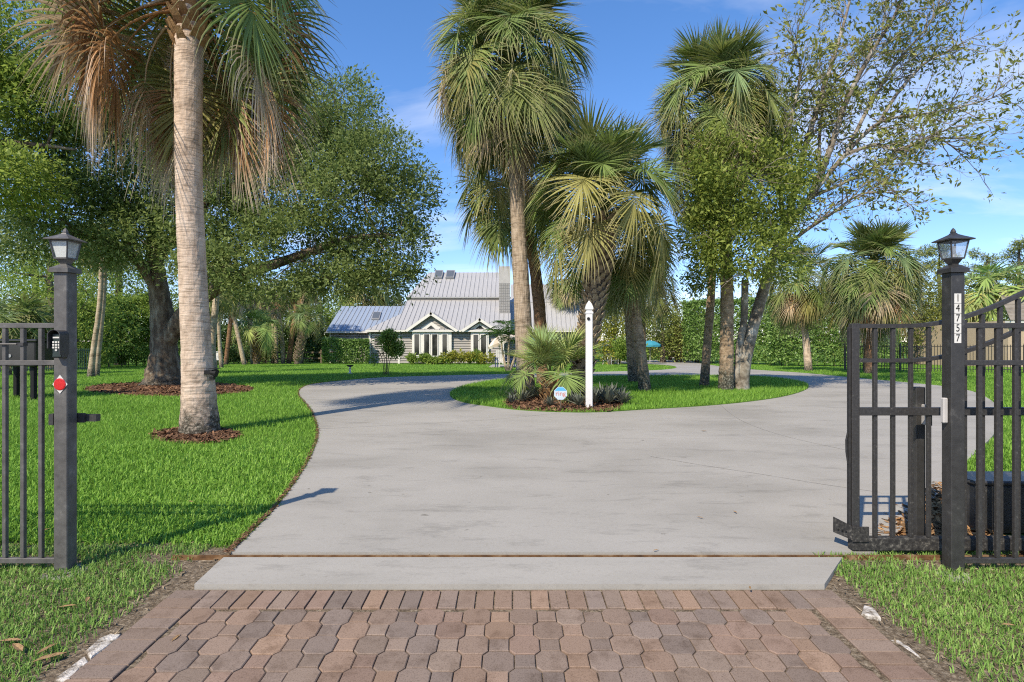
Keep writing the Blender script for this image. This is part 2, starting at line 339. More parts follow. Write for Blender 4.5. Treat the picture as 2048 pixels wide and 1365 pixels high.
# ground: soil with lawn thatch; bare sandy litter along the gate line and the verge
def ground_mat():
    m, n, l, p, o = material('lawn_ground', .95, .1)
    tc = n.new('ShaderNodeTexCoord'); sp = n.new('ShaderNodeSeparateXYZ'); l.new(tc.outputs['Object'], sp.inputs[0])
    a = N(n, 'ShaderNodeTexNoise', i_Scale=.35, i_Detail=6.0, i_Roughness=.6); l.new(tc.outputs['Object'], a.inputs['Vector'])
    f = N(n, 'ShaderNodeTexNoise', i_Scale=26.0, i_Detail=6.0, i_Roughness=.75); l.new(tc.outputs['Object'], f.inputs['Vector'])
    r = ramp(n, [(.30, (.05,.105,.014)), (.50, (.09,.18,.024)), (.72, (.135,.235,.04))])
    mxn = N(n, 'ShaderNodeMix', data_type='FLOAT'); mxn.inputs[0].default_value = .55; l.new(a.outputs[0], mxn.inputs[2]); l.new(f.outputs[0], mxn.inputs[3]); l.new(mxn.outputs[0], r.inputs[0])
    # dirt
    d = N(n, 'ShaderNodeTexNoise', i_Scale=40.0, i_Detail=6.0, i_Roughness=.8); l.new(tc.outputs['Object'], d.inputs['Vector'])
    rd = ramp(n, [(.32, (.055,.04,.026)), (.50, (.18,.14,.095)), (.68, (.44,.37,.27))]); l.new(d.outputs[0], rd.inputs[0])
    dn = N(n, 'ShaderNodeTexNoise', i_Scale=3.0, i_Detail=4.0); l.new(tc.outputs['Object'], dn.inputs['Vector'])
    yy = N(n, 'ShaderNodeMath', operation='MULTIPLY_ADD', n_1=.9); l.new(dn.outputs[0], yy.inputs[0]); l.new(sp.outputs[1], yy.inputs[2])
    mr = N(n, 'ShaderNodeMapRange', i_From_Min=4.35, i_From_Max=4.75, i_To_Min=1, i_To_Max=0); l.new(yy.outputs[0], mr.inputs['Value'])
    mm = N(n, 'ShaderNodeMix', data_type='RGBA'); l.new(mr.outputs[0], mm.inputs[0]); l.new(r.outputs[0], mm.inputs[6]); l.new(rd.outputs[0], mm.inputs[7])
    l.new(mm.outputs[2], p.inputs['Base Color'])
    b = N(n, 'ShaderNodeBump', i_Strength=.9, i_Distance=.03); l.new(f.outputs[0], b.inputs['Height']); l.new(b.outputs[0], p.inputs['Normal'])
    return m
M['ground'] = ground_mat()
M['grass'] = leaf_mat('grass_blade', [(.1, (.07,.145,.016)), (.40, (.135,.26,.032)), (.70, (.205,.34,.06)), (1.0, (.34,.43,.14))], trans=.4, rough=.6, spec=.15, nscale=.5)
M['verge_grass'] = leaf_mat('verge_grass_blade', [(.1, (.07,.13,.025)), (.5, (.14,.245,.05)), (.8, (.23,.31,.09)), (1.0, (.38,.33,.18))], trans=.3, rough=.6, spec=.15, nscale=1.5)

# ------------------------------------------------------------------ ground sheets
def sheet(name, poly, off, mat, skirt=0.05, kind='structure', bump=None):
    bm = bmesh.new(); vs = [bm.verts.new((p[0], p[1], 0)) for p in poly]
    bm.faces.new(vs); bmesh.ops.triangulate(bm, faces=bm.faces[:])
    for k in KY[1:-1] + [2.9, 4.2, 6.5, 10, 14, 20, 30, 42]:
        bmesh.ops.bisect_plane(bm, geom=bm.verts[:]+bm.edges[:]+bm.faces[:], plane_co=(0, k, 0), plane_no=(0, 1, 0))
    for v in bm.verts: v.co.z = g(v.co.y) + off + (bump(v.co) if bump else 0)
    for f in bm.faces:
        if f.normal.z < 0: f.normal_flip()
    if skirt:
        be = [e for e in bm.edges if e.is_boundary]
        ex = bmesh.ops.extrude_edge_only(bm, edges=be)
        for v in ex['geom']:
            if isinstance(v, bmesh.types.BMVert): v.co.z -= skirt
    me = bpy.data.meshes.new(name); bm.to_mesh(me); bm.free()
    o = link(name, me, mat); o['kind'] = kind
    return o
def in_poly(x, y, poly):
    inside = np.zeros(x.shape, bool); n = len(poly)
    for i in range(n):
        x1, y1 = poly[i][0], poly[i][1]; x2, y2 = poly[(i+1) % n][0], poly[(i+1) % n][1]
        c = ((y1 > y) != (y2 > y)) & (x < (x2-x1)*(y-y1)/((y2-y1) if y2 != y1 else 1e-9) + x1)
        inside ^= c
    return inside

sheet('ground', [(-900,-60),(900,-60),(900,1800),(-900,1800)], 0, M['ground'], 0)
DOFF = .03
left_px = [(452,1113),(505,1063),(548,1020),(587,970),(613,930),(630,895),(637,868),(634,845),(622,818),(607,800),(598,788),(604,776),(628,768),(690,761),(770,755),(900,751),(1040,748),(1180,744.5),(1290,741.5),(1335,739),(1353,735.5),(1340,731),(1290,728),(1230,726.5)]
right_px = [(1380,722.5),(1400,727),(1440,733),(1500,739),(1590,745),(1690,754),(1790,763),(1882,772),(1945,783),(1985,803),(2000,830),(1988,868),(1950,905),(1915,945),(1880,985),(1830,1030),(1790,1070),(1748,1110)]
Yt0, Yt1 = 3.73, 3.83          # the track groove of the sliding gate
def gp(l): return [G(a, b, DOFF) for a, b in l]
lp = catmull(gp(left_px), 4); rp = catmull(gp(right_px), 4)
lp[0].y = Yt1; rp[-1].y = Yt1
drive = [(p.x, p.y) for p in lp] + [(G(1230,722.5).x, G(1230,722.5).y), (G(1330,721).x, G(1330,721).y)] + [(p.x, p.y) for p in rp]
sheet('driveway', drive, DOFF, M['concrete'], .12)
isl_px = [(900,789),(905,797),(930,806),(975,813),(1040,821),(1120,825),(1200,825),(1300,819),(1400,813),(1480,806),(1560,795),(1605,783),(1617,774),(1605,766),(1560,758),(1500,754),(1420,752.5),(1300,753),(1180,754),(1080,757),(1000,761),(950,768),(920,776),(903,784)]
island = [(p.x, p.y) for p in catmull(gp(isl_px), 4, True)]
sheet('lawn_island', island, DOFF + .012, M['ground'], .03)
strip = [(G(378,1179,DOFF).x, 3.345), (G(1662,1181,DOFF).x, 3.345), (G(1707,1131,DOFF).x, Yt0), (G(432,1128,DOFF).x, Yt0)]
sheet('gate_strip', strip, DOFF + .004, M['concrete_strip'], .1)
# patio beside the house
patio = [(p.x, p.y) for p in [G(978,735.5), G(1060,735.5), G(1060,731), G(985,731)]]
sheet('patio', patio, .06, M['concrete_strip'], .1)

# ------------------------------------------------------------------ paver apron
AX0, AX1, AY1, AY0 = -1.965, 1.868, 3.325, 1.85
apron = tag(sheet('paver_apron', [(AX0,AY0),(AX1,AY0),(AX1,AY1),(AX0,AY1)], -.004, M['joint_sand'], .05), kind='structure')
rs = random.Random(5)
TONES = [(.335,.245,.185), (.325,.245,.19), (.355,.25,.182), (.34,.238,.18), (.31,.238,.19), (.375,.258,.18), (.295,.232,.19), (.33,.252,.195)]
def put_paver(me, x, y, tone, rz=0):
    o = link(me.name, me, M['paver'], apron, (x, y, g(y) - .030 + rs.uniform(-.0022, .0022)), (-.0447*0 + rs.uniform(-.006,.006) + .043, rs.uniform(-.008,.008), rz + rs.uniform(-.008,.008)))
    j = rs.uniform(.86, 1.14); o.color = (tone[0]*j, tone[1]*j, tone[2]*j, 1); return o
def rect(w, h): return [(-w/2,-h/2),(w/2,-h/2),(w/2,h/2),(-w/2,h/2)]
sw, ow, rh, gap = .098, .150, .130, .005
pw = sw + ow; cx_ = (ow - sw)/2; oh, sh = .160, .100
octp = [(-sw/2,-oh/2),(sw/2,-oh/2),(ow/2,-sh/2),(ow/2,sh/2),(sw/2,oh/2),(-sw/2,oh/2),(-ow/2,sh/2),(-ow/2,-sh/2)]
k = 1 - gap/ow
me_sold = MB().prism(rect(.101-gap, .205-gap), 0, .04, .0032).mesh('soldier_brick')
me_bord = MB().prism(rect(.205-gap, .100-gap), 0, .04, .0032).mesh('border_brick')
me_oct = MB().prism([(a*k, b*k) for a, b in octp], 0, .04, .0038).mesh('octagon_paver')
me_sq = MB().prism(rect(sw-gap*.8, sh-gap*.8), 0, .04, .0032).mesh('square_paver')
for me in (me_sold, me_bord, me_oct, me_sq): me.materials.append(M['paver'])
xl, xr = AX0 + .21, AX1 - .21
nso = int((xr - xl)/.1015); st = (xr - xl)/nso
for i in range(nso): put_paver(me_sold, xl + st*(i+.5), AY1 - .105, rs.choice(TONES))
yb = AY1 - .052
while yb > AY0 + .04:
    put_paver(me_bord, AX0 + .105, yb, rs.choice(TONES[:5])); put_paver(me_bord, AX1 - .105, yb, rs.choice(TONES[:5])); yb -= .1015
row = 0; y = AY1 - .215 - .075
while y > AY0 + .05:
    x = xl + .08 + (pw/2 if row % 2 else 0) - pw
    while x < xr:
        tone = rs.choice(TONES)
        if xl + ow*.42 <= x <= xr - ow*.42: put_paver(me_oct, x, y, tone)
        xs = x
        if xl + sw*.45 <= xs <= xr - sw*.45: row and put_paver(me_sq, xs, y + rh, tone)
        x += pw
    row += 1; y -= rh

# broken white kerb along the apron, footings
def slab_px(name, pts, h, mat, off=-.01, parent=None):
    P = [G(a, b) for a, b in pts]; c = sum(P, Vector())/len(P)
    return MB().prism([(p.x-c.x, p.y-c.y) for p in P], 0, h, .006).obj(name, mat, parent, (c.x, c.y, g(c.y)+off))
tag(slab_px('kerb', [(108,1364),(138,1365),(160,1341),(178,1326),(170,1313),(142,1334)], .018, M['kerb']), kind='structure')
tag(slab_px('kerb', [(182,1322),(205,1306),(232,1284),(243,1270),(222,1270),(198,1280),(172,1306)], .022, M['kerb']), kind='structure')
tag(slab_px('kerb', [(1722,1236),(1762,1243),(1748,1222),(1728,1216)], .03, M['kerb']), kind='structure')
tag(slab_px('kerb', [(1768,1275),(1800,1290),(1842,1318),(1822,1297),(1790,1276)], .012, M['kerb']), kind='structure')
for pts in ([(72,1158),(118,1162),(165,1150),(182,1134),(150,1122),(108,1132)], [(1868,1148),(1900,1165),(1938,1166),(1944,1150),(1900,1138),(1872,1134)]):
    tag(slab_px('post_footing', pts, .012, M['footing']), kind='structure')

# ------------------------------------------------------------------ gate posts with lanterns
def lantern(parent, x, y, z, mat, gl):
    """four sided post lantern standing on the cap; z is the bottom of the funnel"""
    r = MB()
    def frus(w0, z0, w1, z1):
        V = [(x+sx*w0/2, y+sy*w0/2, z0) for sx, sy in ((-1,-1),(1,-1),(1,1),(-1,1))] + [(x+sx*w1/2, y+sy*w1/2, z1) for sx, sy in ((-1,-1),(1,-1),(1,1),(-1,1))]
        return MB().add(V, [[3,2,1,0],[4,5,6,7],[0,1,5,4],[1,2,6,5],[2,3,7,6],[3,0,4,7]])
    L = frus(.032, z, .030, z+.006); L.F and None
    L = MB(); L.tube([(x,y,z-.004),(x,y,z+.006),(x,y,z+.022),(x,y,z+.034)], [.019,.017,.032,.050], 4, True)
    base = frus(.030, z-.006, .070, z+.034).obj('lantern', mat, parent)
    zb, zt, wb, wt = z+.034, z+.150, .078, .112
    def ring(w, z0, z1, t, nm):
        m = MB()
        for a, b, c, d in ((-w/2,w/2,-w/2,-w/2+t),(-w/2,w/2,w/2-t,w/2),(-w/2,-w/2+t,-w/2+t,w/2-t),(w/2-t,w/2,-w/2+t,w/2-t)):
            m.box(x+a, x+b, y+c, y+d, z0, z1)
        return m
    ring(wb+.008, zb, zb+.009, .012, 'r').obj('lantern_rim', mat, base)
    ring(wt+.004, zt-.008, zt+.001, .012, 'r').obj('lantern_rim', mat, base)
    for sx in (-1, 1):
        for sy in (-1, 1):
            p0 = Vector((x+sx*wb/2, y+sy*wb/2, zb)); p1 = Vector((x+sx*wt/2, y+sy*wt/2, zt))
            MB().tube([p0, p1], .0062, 4).obj('corner_bar', mat, base)
    for ax in range(4):
        c, s_ = math.cos(ax*math.pi/2), math.sin(ax*math.pi/2)
        def R(a, b, zz): return (x + a*c - b*s_, y + a*s_ + b*c, zz)
        b0, b1 = wb/2-.004, wt/2-.004
        MB().extr([R(-b0, -b0, zb+.008), R(b0, -b0, zb+.008), R(b1, -b1, zt-.006), R(-b1, -b1, zt-.006)], (s_*-.0015*0 + c*0, .001*c, 0)).obj('glass_pane', gl, base)
    MB().tube([(x,y,zb+.005),(x,y,zb+.035)], .009, 8).obj('socket', M['grey_plastic'], base)
    MB().tube([(x,y,zb+.035),(x,y,zb+.05),(x,y,zb+.068),(x,y,zb+.085)], [.006,.013,.013,.002], 8).obj('bulb', M['white_vinyl'], base, smooth=True)
    rf = MB(); zr = zt+.001
    lev = [(.158, zr), (.160, zr+.006), (.075, zr+.030), (.034, zr+.043), (.028, zr+.050)]
    V = []; Fc = []
    for w, zz in lev: V += [(x+sx*w/2, y+sy*w/2, zz) for sx, sy in ((-1,-1),(1,-1),(1,1),(-1,1))]
    for i in range(len(lev)-1):
        for k_ in range(4): Fc.append([i*4+k_, i*4+(k_+1) % 4, i*4+4+(k_+1) % 4, i*4+4+k_])
    Fc += [[3,2,1,0], [len(V)-4+i for i in range(4)]]
    rf.add(V, Fc); rf.obj('lantern_roof', mat, base)
    MB().tube([(x,y,zr+.048),(x,y,zr+.058),(x,y,zr+.072),(x,y,zr+.084)], [.014,.016,.011,.001], 8).obj('finial', mat, base)
PY0, PY1, PTOP = 3.575, 3.660, 1.883
def gate_post(x0, x1, label, glass_mat, metal):
    xc, yc = (x0+x1)/2, (PY0+PY1)/2
    e = empty('gate_post', (xc, yc, g(yc)), label, 'post', 'posts either side of the driveway gate')
    o = Vector((xc, yc, g(yc)))
    box('shaft', metal, e, x0-o.x, x1-o.x, PY0-o.y, PY1-o.y, -.05, PTOP-o.z, .004)
    cp = MB(); w0, w1 = .118, .118; z = PTOP-o.z
    cp.add([(sx*w/2, sy*w/2, zz) for w, zz in ((.118, z-.002), (.118, z+.024), (.040, z+.052)) for sx, sy in ((-1,-1),(1,-1),(1,1),(-1,1))],
           [[3,2,1,0],[8,9,10,11]] + [[i*4+k_, i*4+(k_+1) % 4, i*4+4+(k_+1) % 4, i*4+4+k_] for i in (0, 1) for k_ in range(4)])
    cp.obj('post_cap', metal, e)
    lantern(e, 0, 0, z+.050, metal, glass_mat)
    return e, o
postL, oL = gate_post(-2.876, -2.791, 'grey metal gate post with lantern, keypad and red reflector', M['glass_frost'], M['post_metal'])
M['post_dark'] = noise_mat('dark_post_metal', [(.30, (.024,.023,.022)), (.60, (.040,.039,.037)), (.76, (.09,.088,.082))], scale=16, detail=8, rough=.42, spec=.5, bump=.1, bscale=90, bdist=.002)
postR, oR = gate_post(2.757, 2.842, 'black metal gate post with lantern and house number 14757', M['glass_clear'], M['post_dark'])
def text_mesh(txt, size, depth=.0006):
    cu = bpy.data.curves.new('text', 'FONT'); cu.body = txt; cu.size = size; cu.align_x = 'CENTER'; cu.align_y = 'CENTER'; cu.extrude = depth
    ob = bpy.data.objects.new('text_tmp', cu); me = bpy.data.meshes.new_from_object(ob)
    bpy.data.objects.remove(ob); bpy.data.curves.remove(cu); return me
M['ink'] = plain('black_ink', (.012,.012,.012), .6, .2); M['plate'] = plain('white_plate', (.62,.61,.56), .5, .4, var=.05)
for i, ch in enumerate('14757'):
    zc = H - (597 + 20*i - CY)/F*3.572 - oR.z; xc = (1916 - CX)/F*3.572 - oR.x
    pl = box('number_plate', M['plate'], postR, -.0215, .0215, -.0015, 0, -.0298, .0298, 0, (xc, PY0 - oR.y - .0005, zc))
    me = text_mesh(ch, .066); me.materials.append(M['ink'])
    link('digit', me, M['ink'], pl, (0, -.0024, 0), (math.pi/2, 0, 0), (.80, 1.0, 1))
# photo eye on the side of the right post
box('photo_eye', M['grey_plastic'], postR, -.075, -.0445, -.02, .012, .93, 1.09, .006)
# keypad under an arched hood
kx0, kx1, ky0 = -2.856 - oL.x, -2.776 - oL.x, 3.50 - oL.y
kz0, kz1 = 1.345 - oL.z, 1.487 - oL.z
kb = box('keypad', M['post_dark'], postL, kx0+.008, kx1-.006, ky0+.03, PY0-oL.y-.0005, kz0, kz1+.01, .004)
hood = MB(); nsg = 10; c = (kx0+kx1)/2; rr = (kx1-kx0)/2
outer = [(kx0, kz0+.06)] + [(c - rr*math.cos(math.pi*i/nsg), kz1 + rr*.8*math.sin(math.pi*i/nsg)) for i in range(nsg+1)] + [(kx1, kz0+.02)]
V = []; Fc = []
for q, (t, yy0) in enumerate(((0, ky0), (.005, ky0))):
    for (xx, zz) in outer:
        s_ = 1 - t/rr; V.append((c + (xx-c)*s_, yy0, kz0 + (zz-kz0)*(1-t*2))); V.append((c + (xx-c)*s_, PY0-oL.y-.001, kz0 + (zz-kz0)*(1-t*2)))
no = len(outer)
for q in (0, 1):
    for i in range(no-1):
        a = q*2*no + 2*i; f = [a, a+2, a+3, a+1]; Fc.append(f if q == 0 else f[::-1])
for i in range(no-1): Fc.append([2*i, 2*no+2*i, 2*no+2*i+2, 2*i+2])
hood.add(V, Fc).obj('hood', M['post_dark'], kb)
M['keypad_face'] = plain('keypad_face', (.02,.032,.026), .4, .5)
fc = box('keypad_face', M['keypad_face'], kb, kx0+.014, kx1-.012, ky0+.024, ky0+.0298, kz0+.006, kz1+.006, .002)
keys = MB()
for r_ in range(4):
    for c_ in range(3):
        if r_ == 3 and c_ != 1: continue
        xx = c - .018 + c_*.018; zz = kz0 + .098 - r_*.0165
        keys.box(xx-.0062, xx+.0062, ky0+.0195, ky0+.0245, zz-.0052, zz+.0052)
tag(keys.obj('keys', M['plate'], kb), kind='stuff')
box('display', M['plate'], kb, c-.022, c+.022, ky0+.0205, ky0+.0245, kz0+.122, kz0+.131)
# red reflector on a white diamond
zr = H - (769-CY)/F*3.572 - oL.z; xr_ = (120-CX)/F*3.572 - oL.x
rf = MB().extr([(xr_, PY0-oL.y-.001, zr-.059), (xr_+.047, PY0-oL.y-.001, zr), (xr_, PY0-oL.y-.001, zr+.059), (xr_-.047, PY0-oL.y-.001, zr)], (0, -.003, 0)).obj('reflector', M['plate'], postL)
MB().tube([(xr_, PY0-oL.y-.004, zr), (xr_, PY0-oL.y-.006, zr), (xr_, PY0-oL.y-.008, zr)], [.038,.038,.033], 20).obj('red_lens', M['red_reflector'], rf)
# gate catch behind the left post
ct = MB().box(-.085, .085, .046, .06, .925, .985).obj('gate_catch', M['black_metal'], postL)
box('catch_arm', M['black_metal'], ct, -.084, -.055, -.03, .0455, .92, .99); box('catch_arm', M['black_metal'], ct, .0555, .15, .0605, .10, .93, .975)

# ------------------------------------------------------------------ fences and the sliding gate
def bar(nm, mat, parent, x0, x1, y0, y1, z0, z1): return box(nm, mat, parent, x0, x1, y0, y1, z0, z1, .0025)
def fence(x0, x1, first, label, mat):
    e = empty('fence_panel', (x0, 3.6, g(3.6)), label, 'fence', 'fence panels either side of the gate')
    for nm, z0, z1, d in (('rail', 1.531, 1.563, .016), ('rail', 1.297, 1.329, .016), ('rail', .05, .082, .016)):
        bar(nm, mat, e, 0, x1-x0, -d, d, z0, z1)
    x = first
    while x < x1 - .03:
        bar('picket', mat, e, x-x0, x-x0+.025, -.0125, .0125, .0825, 1.5305); x += .114
    return e
fl = fence(-4.6, -2.877, -4.58 + .0, 'grey metal fence panel left of the driveway, beside the keypad post', M['post_metal'])
MB().tube([(.6, -.02, 1.43), (1.49, -.02, 1.43)], .006, 6).obj('latch_rod', M['post_metal'], fl)
box('latch_block', M['black_metal'], fl, 1.49, 1.53, -.02, .015, 1.42, 1.44)
fr = fence(2.843, 5.6, 2.938, 'straight black metal fence panel right of the number post, in front of the gate', M['black_metal'])

gx0 = 2.294; GY = 3.84; gx1 = gx0 + 5.5
gate = empty('sliding_gate', (gx0, GY, g(GY)), 'black metal sliding gate with arched top rail, rolled open behind the fence', 'gate')
gz0 = g(GY)
def arch(x):
    X = x + gx0; t = min(max((X - 2.66)/2.45, 0), 2.0); return .92*(1 - math.cos(math.pi*t))/2
box('end_post', M['black_metal'], gate, 0, .05, 0, .05, .125-gz0, 1.568-gz0, .003)
def rail_curve(nm, zc, hh, d0, d1, x_from):
    n_ = 60; V = []; Fc = []
    for i in range(n_+1):
        x = x_from + (gx1-gx0-x_from)*i/n_; z = zc + arch(x) - gz0
        V += [(x, d0, z-hh), (x, d1, z-hh), (x, d1, z+hh), (x, d0, z+hh)]
    for i in range(n_):
        for k_ in range(4): Fc.append([i*4+k_, i*4+4+k_, i*4+4+(k_+1) % 4, i*4+(k_+1) % 4])
    Fc += [[0,1,2,3], [n_*4+3, n_*4+2, n_*4+1, n_*4]]
    return MB().add(V, Fc).obj(nm, M['black_metal'], gate)
rail_curve('top_rail', 1.552, .014, .006, .046, .0505); rail_curve('rail', 1.318, .013, .006, .046, .0505)
bar('middle_rail', M['black_metal'], gate, .0505, gx1-gx0, .004, .046, .947-gz0, 1.000-gz0)
bb = box('bottom_beam', M['grime_metal'], gate, -.002, gx1-gx0, -.012, .055, .040-gz0, .122-gz0, .004)
x = 2.448 - gx0
while x < gx1-gx0-.05:
    bar('bar', M['black_metal'], gate, x, x+.025, .013, .038, .1225-gz0, 1.5375-gz0+arch(x)); x += .1213
rb = box('edge_strip', M['rubber'], gate, -.016, -.0005, .012, .040, .16-gz0, 1.545-gz0, .003)
MB().tube([(-.018,.02,.62-gz0),(-.03,.02,.70-gz0),(-.034,.015,.78-gz0),(-.020,.02,.83-gz0)], .006, 5).obj('torn_seal', M['rubber'], gate)
bk = box('corner_bracket', M['grime_metal'], gate, -.01, .10, -.022, -.013, .10-gz0, .205-gz0, .003)
fp = MB().extr([(-.012,-.020,.115-gz0), (-.075,.10,.13-gz0), (-.075,.10,.235-gz0), (-.012,-.020,.205-gz0)], (.006,.004,0)).obj('bracket_flap', M['grime_metal'], bk)
for q in range(3):
    f = .3+.2*q; MB().tube([(-.012-.063*f-.006, -.020+.12*f-.004, .16-gz0), (-.012-.063*f, -.020+.12*f, .16-gz0)], .006, 6).obj('bolt', M['ink'], bk)
for wx in (1.15, 4.2):
    MB().tube([(wx, .012, .052-gz0+.0), (wx, .032, .052-gz0)], .046, 14).obj('track_wheel', M['rust'], gate)
# track in the groove
tr = MB().box(-2.25, 8.0, Yt0+.035, Yt0+.075, -.02, .012).box(-2.25, 8.0, Yt0+.047, Yt0+.061, .012, .028)
tk = tag(tr.obj('gate_track', M['rust'], None, (0, 0, 0)), 'rusty steel track that the sliding gate rolls on', 'track')
# guide post, its bracket, operator box
gpst = empty('guide_post', (2.87, 4.03, g(4.03)), 'square black guide post with roller bracket just behind the gate', 'post')
box('shaft', M['post_dark'], gpst, -.033, .033, -.03, .03, -.05, 1.12, .004)
box('roller_bracket', M['grey_plastic'], gpst, .0, .03, -.075, -.0305, .86, 1.0, .004); MB().tube([(.015,-.09,.86),(.015,-.09,.95)], .016, 8).obj('roller', M['rubber'], gpst)
op = empty('gate_operator', (3.78, 4.40, g(4.4)), 'low black gate motor box behind the right fence', 'motor box')
box('housing', M['post_dark'], op, -.33, .38, -.16, .17, 0, .36, .012); box('lid', M['post_dark'], op, -.338, .388, -.168, .178, .3605, .395, .012)

# ------------------------------------------------------------------ the house
HY = 48.0; HO = Vector((-5.0, HY, g(HY)))
house = empty('house', HO, 'grey clapboard house with standing seam metal roof, two gables and a chimney', 'house')
def hw(px, py, Y): return W(px, py, Y) - HO
def clip_x(poly, a, b):
    def half(P, f):
        out = []
        for i in range(len(P)):
            p, q = P[i], P[(i+1) % len(P)]; fp_, fq = f(p), f(q)
            if fp_ >= 0: out.append(p)
            if fp_ * fq < 0: t = fp_/(fp_-fq); out.append(p + (q-p)*t)
        return out
    P = half([Vector(p) for p in poly], lambda p: p.x - a)
    return half(P, lambda p: b - p.x) if P else P
def seam_roof(poly, name='roof', pitch=.41, parent=house, thick=.12, pm='roof'):
    """a roof slope: deck, then each standing seam panel and seam as its own piece"""
    nrm = (poly[1]-poly[0]).cross(poly[2]-poly[1]).normalized()
    if nrm.z < 0: nrm = -nrm
    deck = MB().extr([p - nrm*.012 for p in poly], -nrm*thick).obj(name, M['white_paint'], parent)
    x0 = min(p.x for p in poly); x1 = max(p.x for p in poly); x = x0
    while x < x1 - .02:
        P = clip_x(poly, x + .004, min(x + pitch, x1) - .004)
        if len(P) >= 3:
            MB().extr([p - nrm*.0095 for p in P], nrm*.022).obj('roof_panel', M[pm], deck)
            Q = clip_x(poly, x - .002, x + .028)
            if len(Q) >= 3 and x > x0 + .01: MB().extr([p + nrm*.0135 for p in Q], nrm*.045).obj('seam', M['roof_seam'], deck)
        x += pitch
    return deck
eaveZ = W(0, 660.5, HY).z - HO.z
# main lower slope with its hipped left end
EY = HY - .45
def XX(px, Y): return (px - CX)/F*Y - HO.x
e_l = Vector((XX(731, EY), EY - HY, eaveZ)); e_r = Vector((XX(1021, EY), EY - HY, eaveZ))
topY = 53.2; topZ = W(0, 600, topY).z - HO.z; sl = (topZ - eaveZ)/(topY - EY)
rakeX = XX(789, EY)
hipY = 50.4
seam_roof([e_l, e_r, Vector((e_r.x, topY-HY, topZ)), Vector((rakeX, topY-HY, topZ)), Vector((rakeX, hipY-HY, eaveZ + sl*(hipY-EY)))])
MB().extr([e_l, Vector((rakeX, hipY-HY, eaveZ + sl*(hipY-EY))), Vector((rakeX, hipY-HY+3, eaveZ + sl*(hipY-EY))), Vector((e_l.x, hipY-HY+3, eaveZ))], (0, 0, -.08)).obj('side_roof', M['roof'], house)
# clerestory strip and upper slope
box('clerestory', M['dark_trim'], house, rakeX+.1, XX(998, 53), topY-HY-.1, topY-HY+.6, topZ-.25, topZ+.32)
uY = 52.9; uZ = W(0, 594.5, uY).z - HO.z; rY = 57.6; rZ = W(0, 545.5, rY).z - HO.z
seam_roof([Vector((XX(813, uY), uY-HY, uZ)), Vector((XX(999, uY), uY-HY, uZ)), Vector((XX(999, uY), rY-HY, rZ)), Vector((XX(858, rY), rY-HY, rZ))], 'upper_roof')
MB().extr([Vector((XX(858, rY), rY-HY, rZ)), Vector((XX(813, uY), uY-HY, uZ)), Vector((XX(813, uY), rY-HY+4.5, uZ)), Vector((XX(858, rY), rY-HY+.1, rZ))], (.1, 0, -.1)).obj('hip_end', M['roof'], house)
# right hand roof behind the chimney, two pitches
r0Y, r1Y, r2Y = 50.0, 53.0, 56.2
q0, q1, q2 = [W(0, yy, Yy).z - HO.z for yy, Yy in ((661, r0Y), (606, r1Y), (569.5, r2Y))]
xa, xb = XX(1021, r0Y), XX(1178, r0Y)
seam_roof([Vector((xa, r0Y-HY, q0)), Vector((xb, r0Y-HY, q0)), Vector((xb, r1Y-HY, q1)), Vector((xa, r1Y-HY, q1))], 'wing_roof')
seam_roof([Vector((xa, r1Y-HY-.06, q1+.05)), Vector((xb, r1Y-HY-.06, q1+.05)), Vector((xb, r2Y-HY, q2)), Vector((xa, r2Y-HY, q2))], 'wing_roof')
# left wing roof, set back
wY, wrY = 50.0, 54.5
wz, wrz = W(0, 663, wY).z - HO.z, W(0, 613, wrY).z - HO.z
wx0 = XX(652, wY); wx1 = XX(800, wY)
seam_roof([Vector((wx0, wY-HY, wz)), Vector((wx1, wY-HY, wz)), Vector((wx1, wrY-HY, wrz)), Vector((wx0, wrY-HY, wrz))], 'wing_roof', pm='roof_shade_tint')
# walls
wall = box('wall', M['siding'], house, XX(740, HY), XX(1008, HY), 0.02, 5.0, -.1, eaveZ-.02)
box('wall', M['siding'], house, XX(661, 50.4), XX(742, 50.4), 2.4, 9, -.1, wz-.02)
box('wall', M['siding'], house, XX(1008, 50), XX(1172, 50), 2.6, 8.0, -.1, q0-.02)
box('wall', M['siding'], house, rakeX+.2, XX(1020, 53), 5.0, 9.0, 2, topZ)
def clap(x0, x1, y, z0, z1, parent, step=.205):
    m = MB(); z = z0
    while z < z1 - .02:
        zt = min(z + step, z1); m.add([(x0,y-.085,z+.055),(x1,y-.085,z+.055),(x1,y-.035,zt),(x0,y-.035,zt),(x0,y-.002,z+.055),(x1,y-.002,z+.055)], [[0,1,2,3],[0,4,5,1]]); z += step
    return tag(m.obj('clapboard', M['siding'], parent), kind='stuff')
clap(XX(741, HY), XX(1007, HY), .02, 0, eaveZ-.05, wall)
clap(XX(661.5, 50.4), XX(741, 50.4), 2.4, 0, wz-.05, wall); clap(XX(1009, 50), XX(1171, 50), 2.6, 0, q0-.05, wall)
for px, Yy in ((740, HY), (798, HY), (1006, HY)): box('corner_board', M['white_paint'], house, XX(px, Yy)-.08, XX(px, Yy)+.08, Yy-HY-.075, Yy-HY-.026, -.05, eaveZ-.06)
box('corner_board', M['white_paint'], house, XX(661, 50.4)-.06, XX(661, 50.4)+.08, 2.31, 2.36, -.05, wz-.04)
box('gutter', M['white_paint'], house, e_l.x, e_r.x, EY-HY-.06, EY-HY+.0, eaveZ-.16, eaveZ-.02); box('soffit', M['dark_trim'], house, e_l.x+.1, e_r.x-.05, EY-HY+.01, -.01, eaveZ-.15, eaveZ-.1)
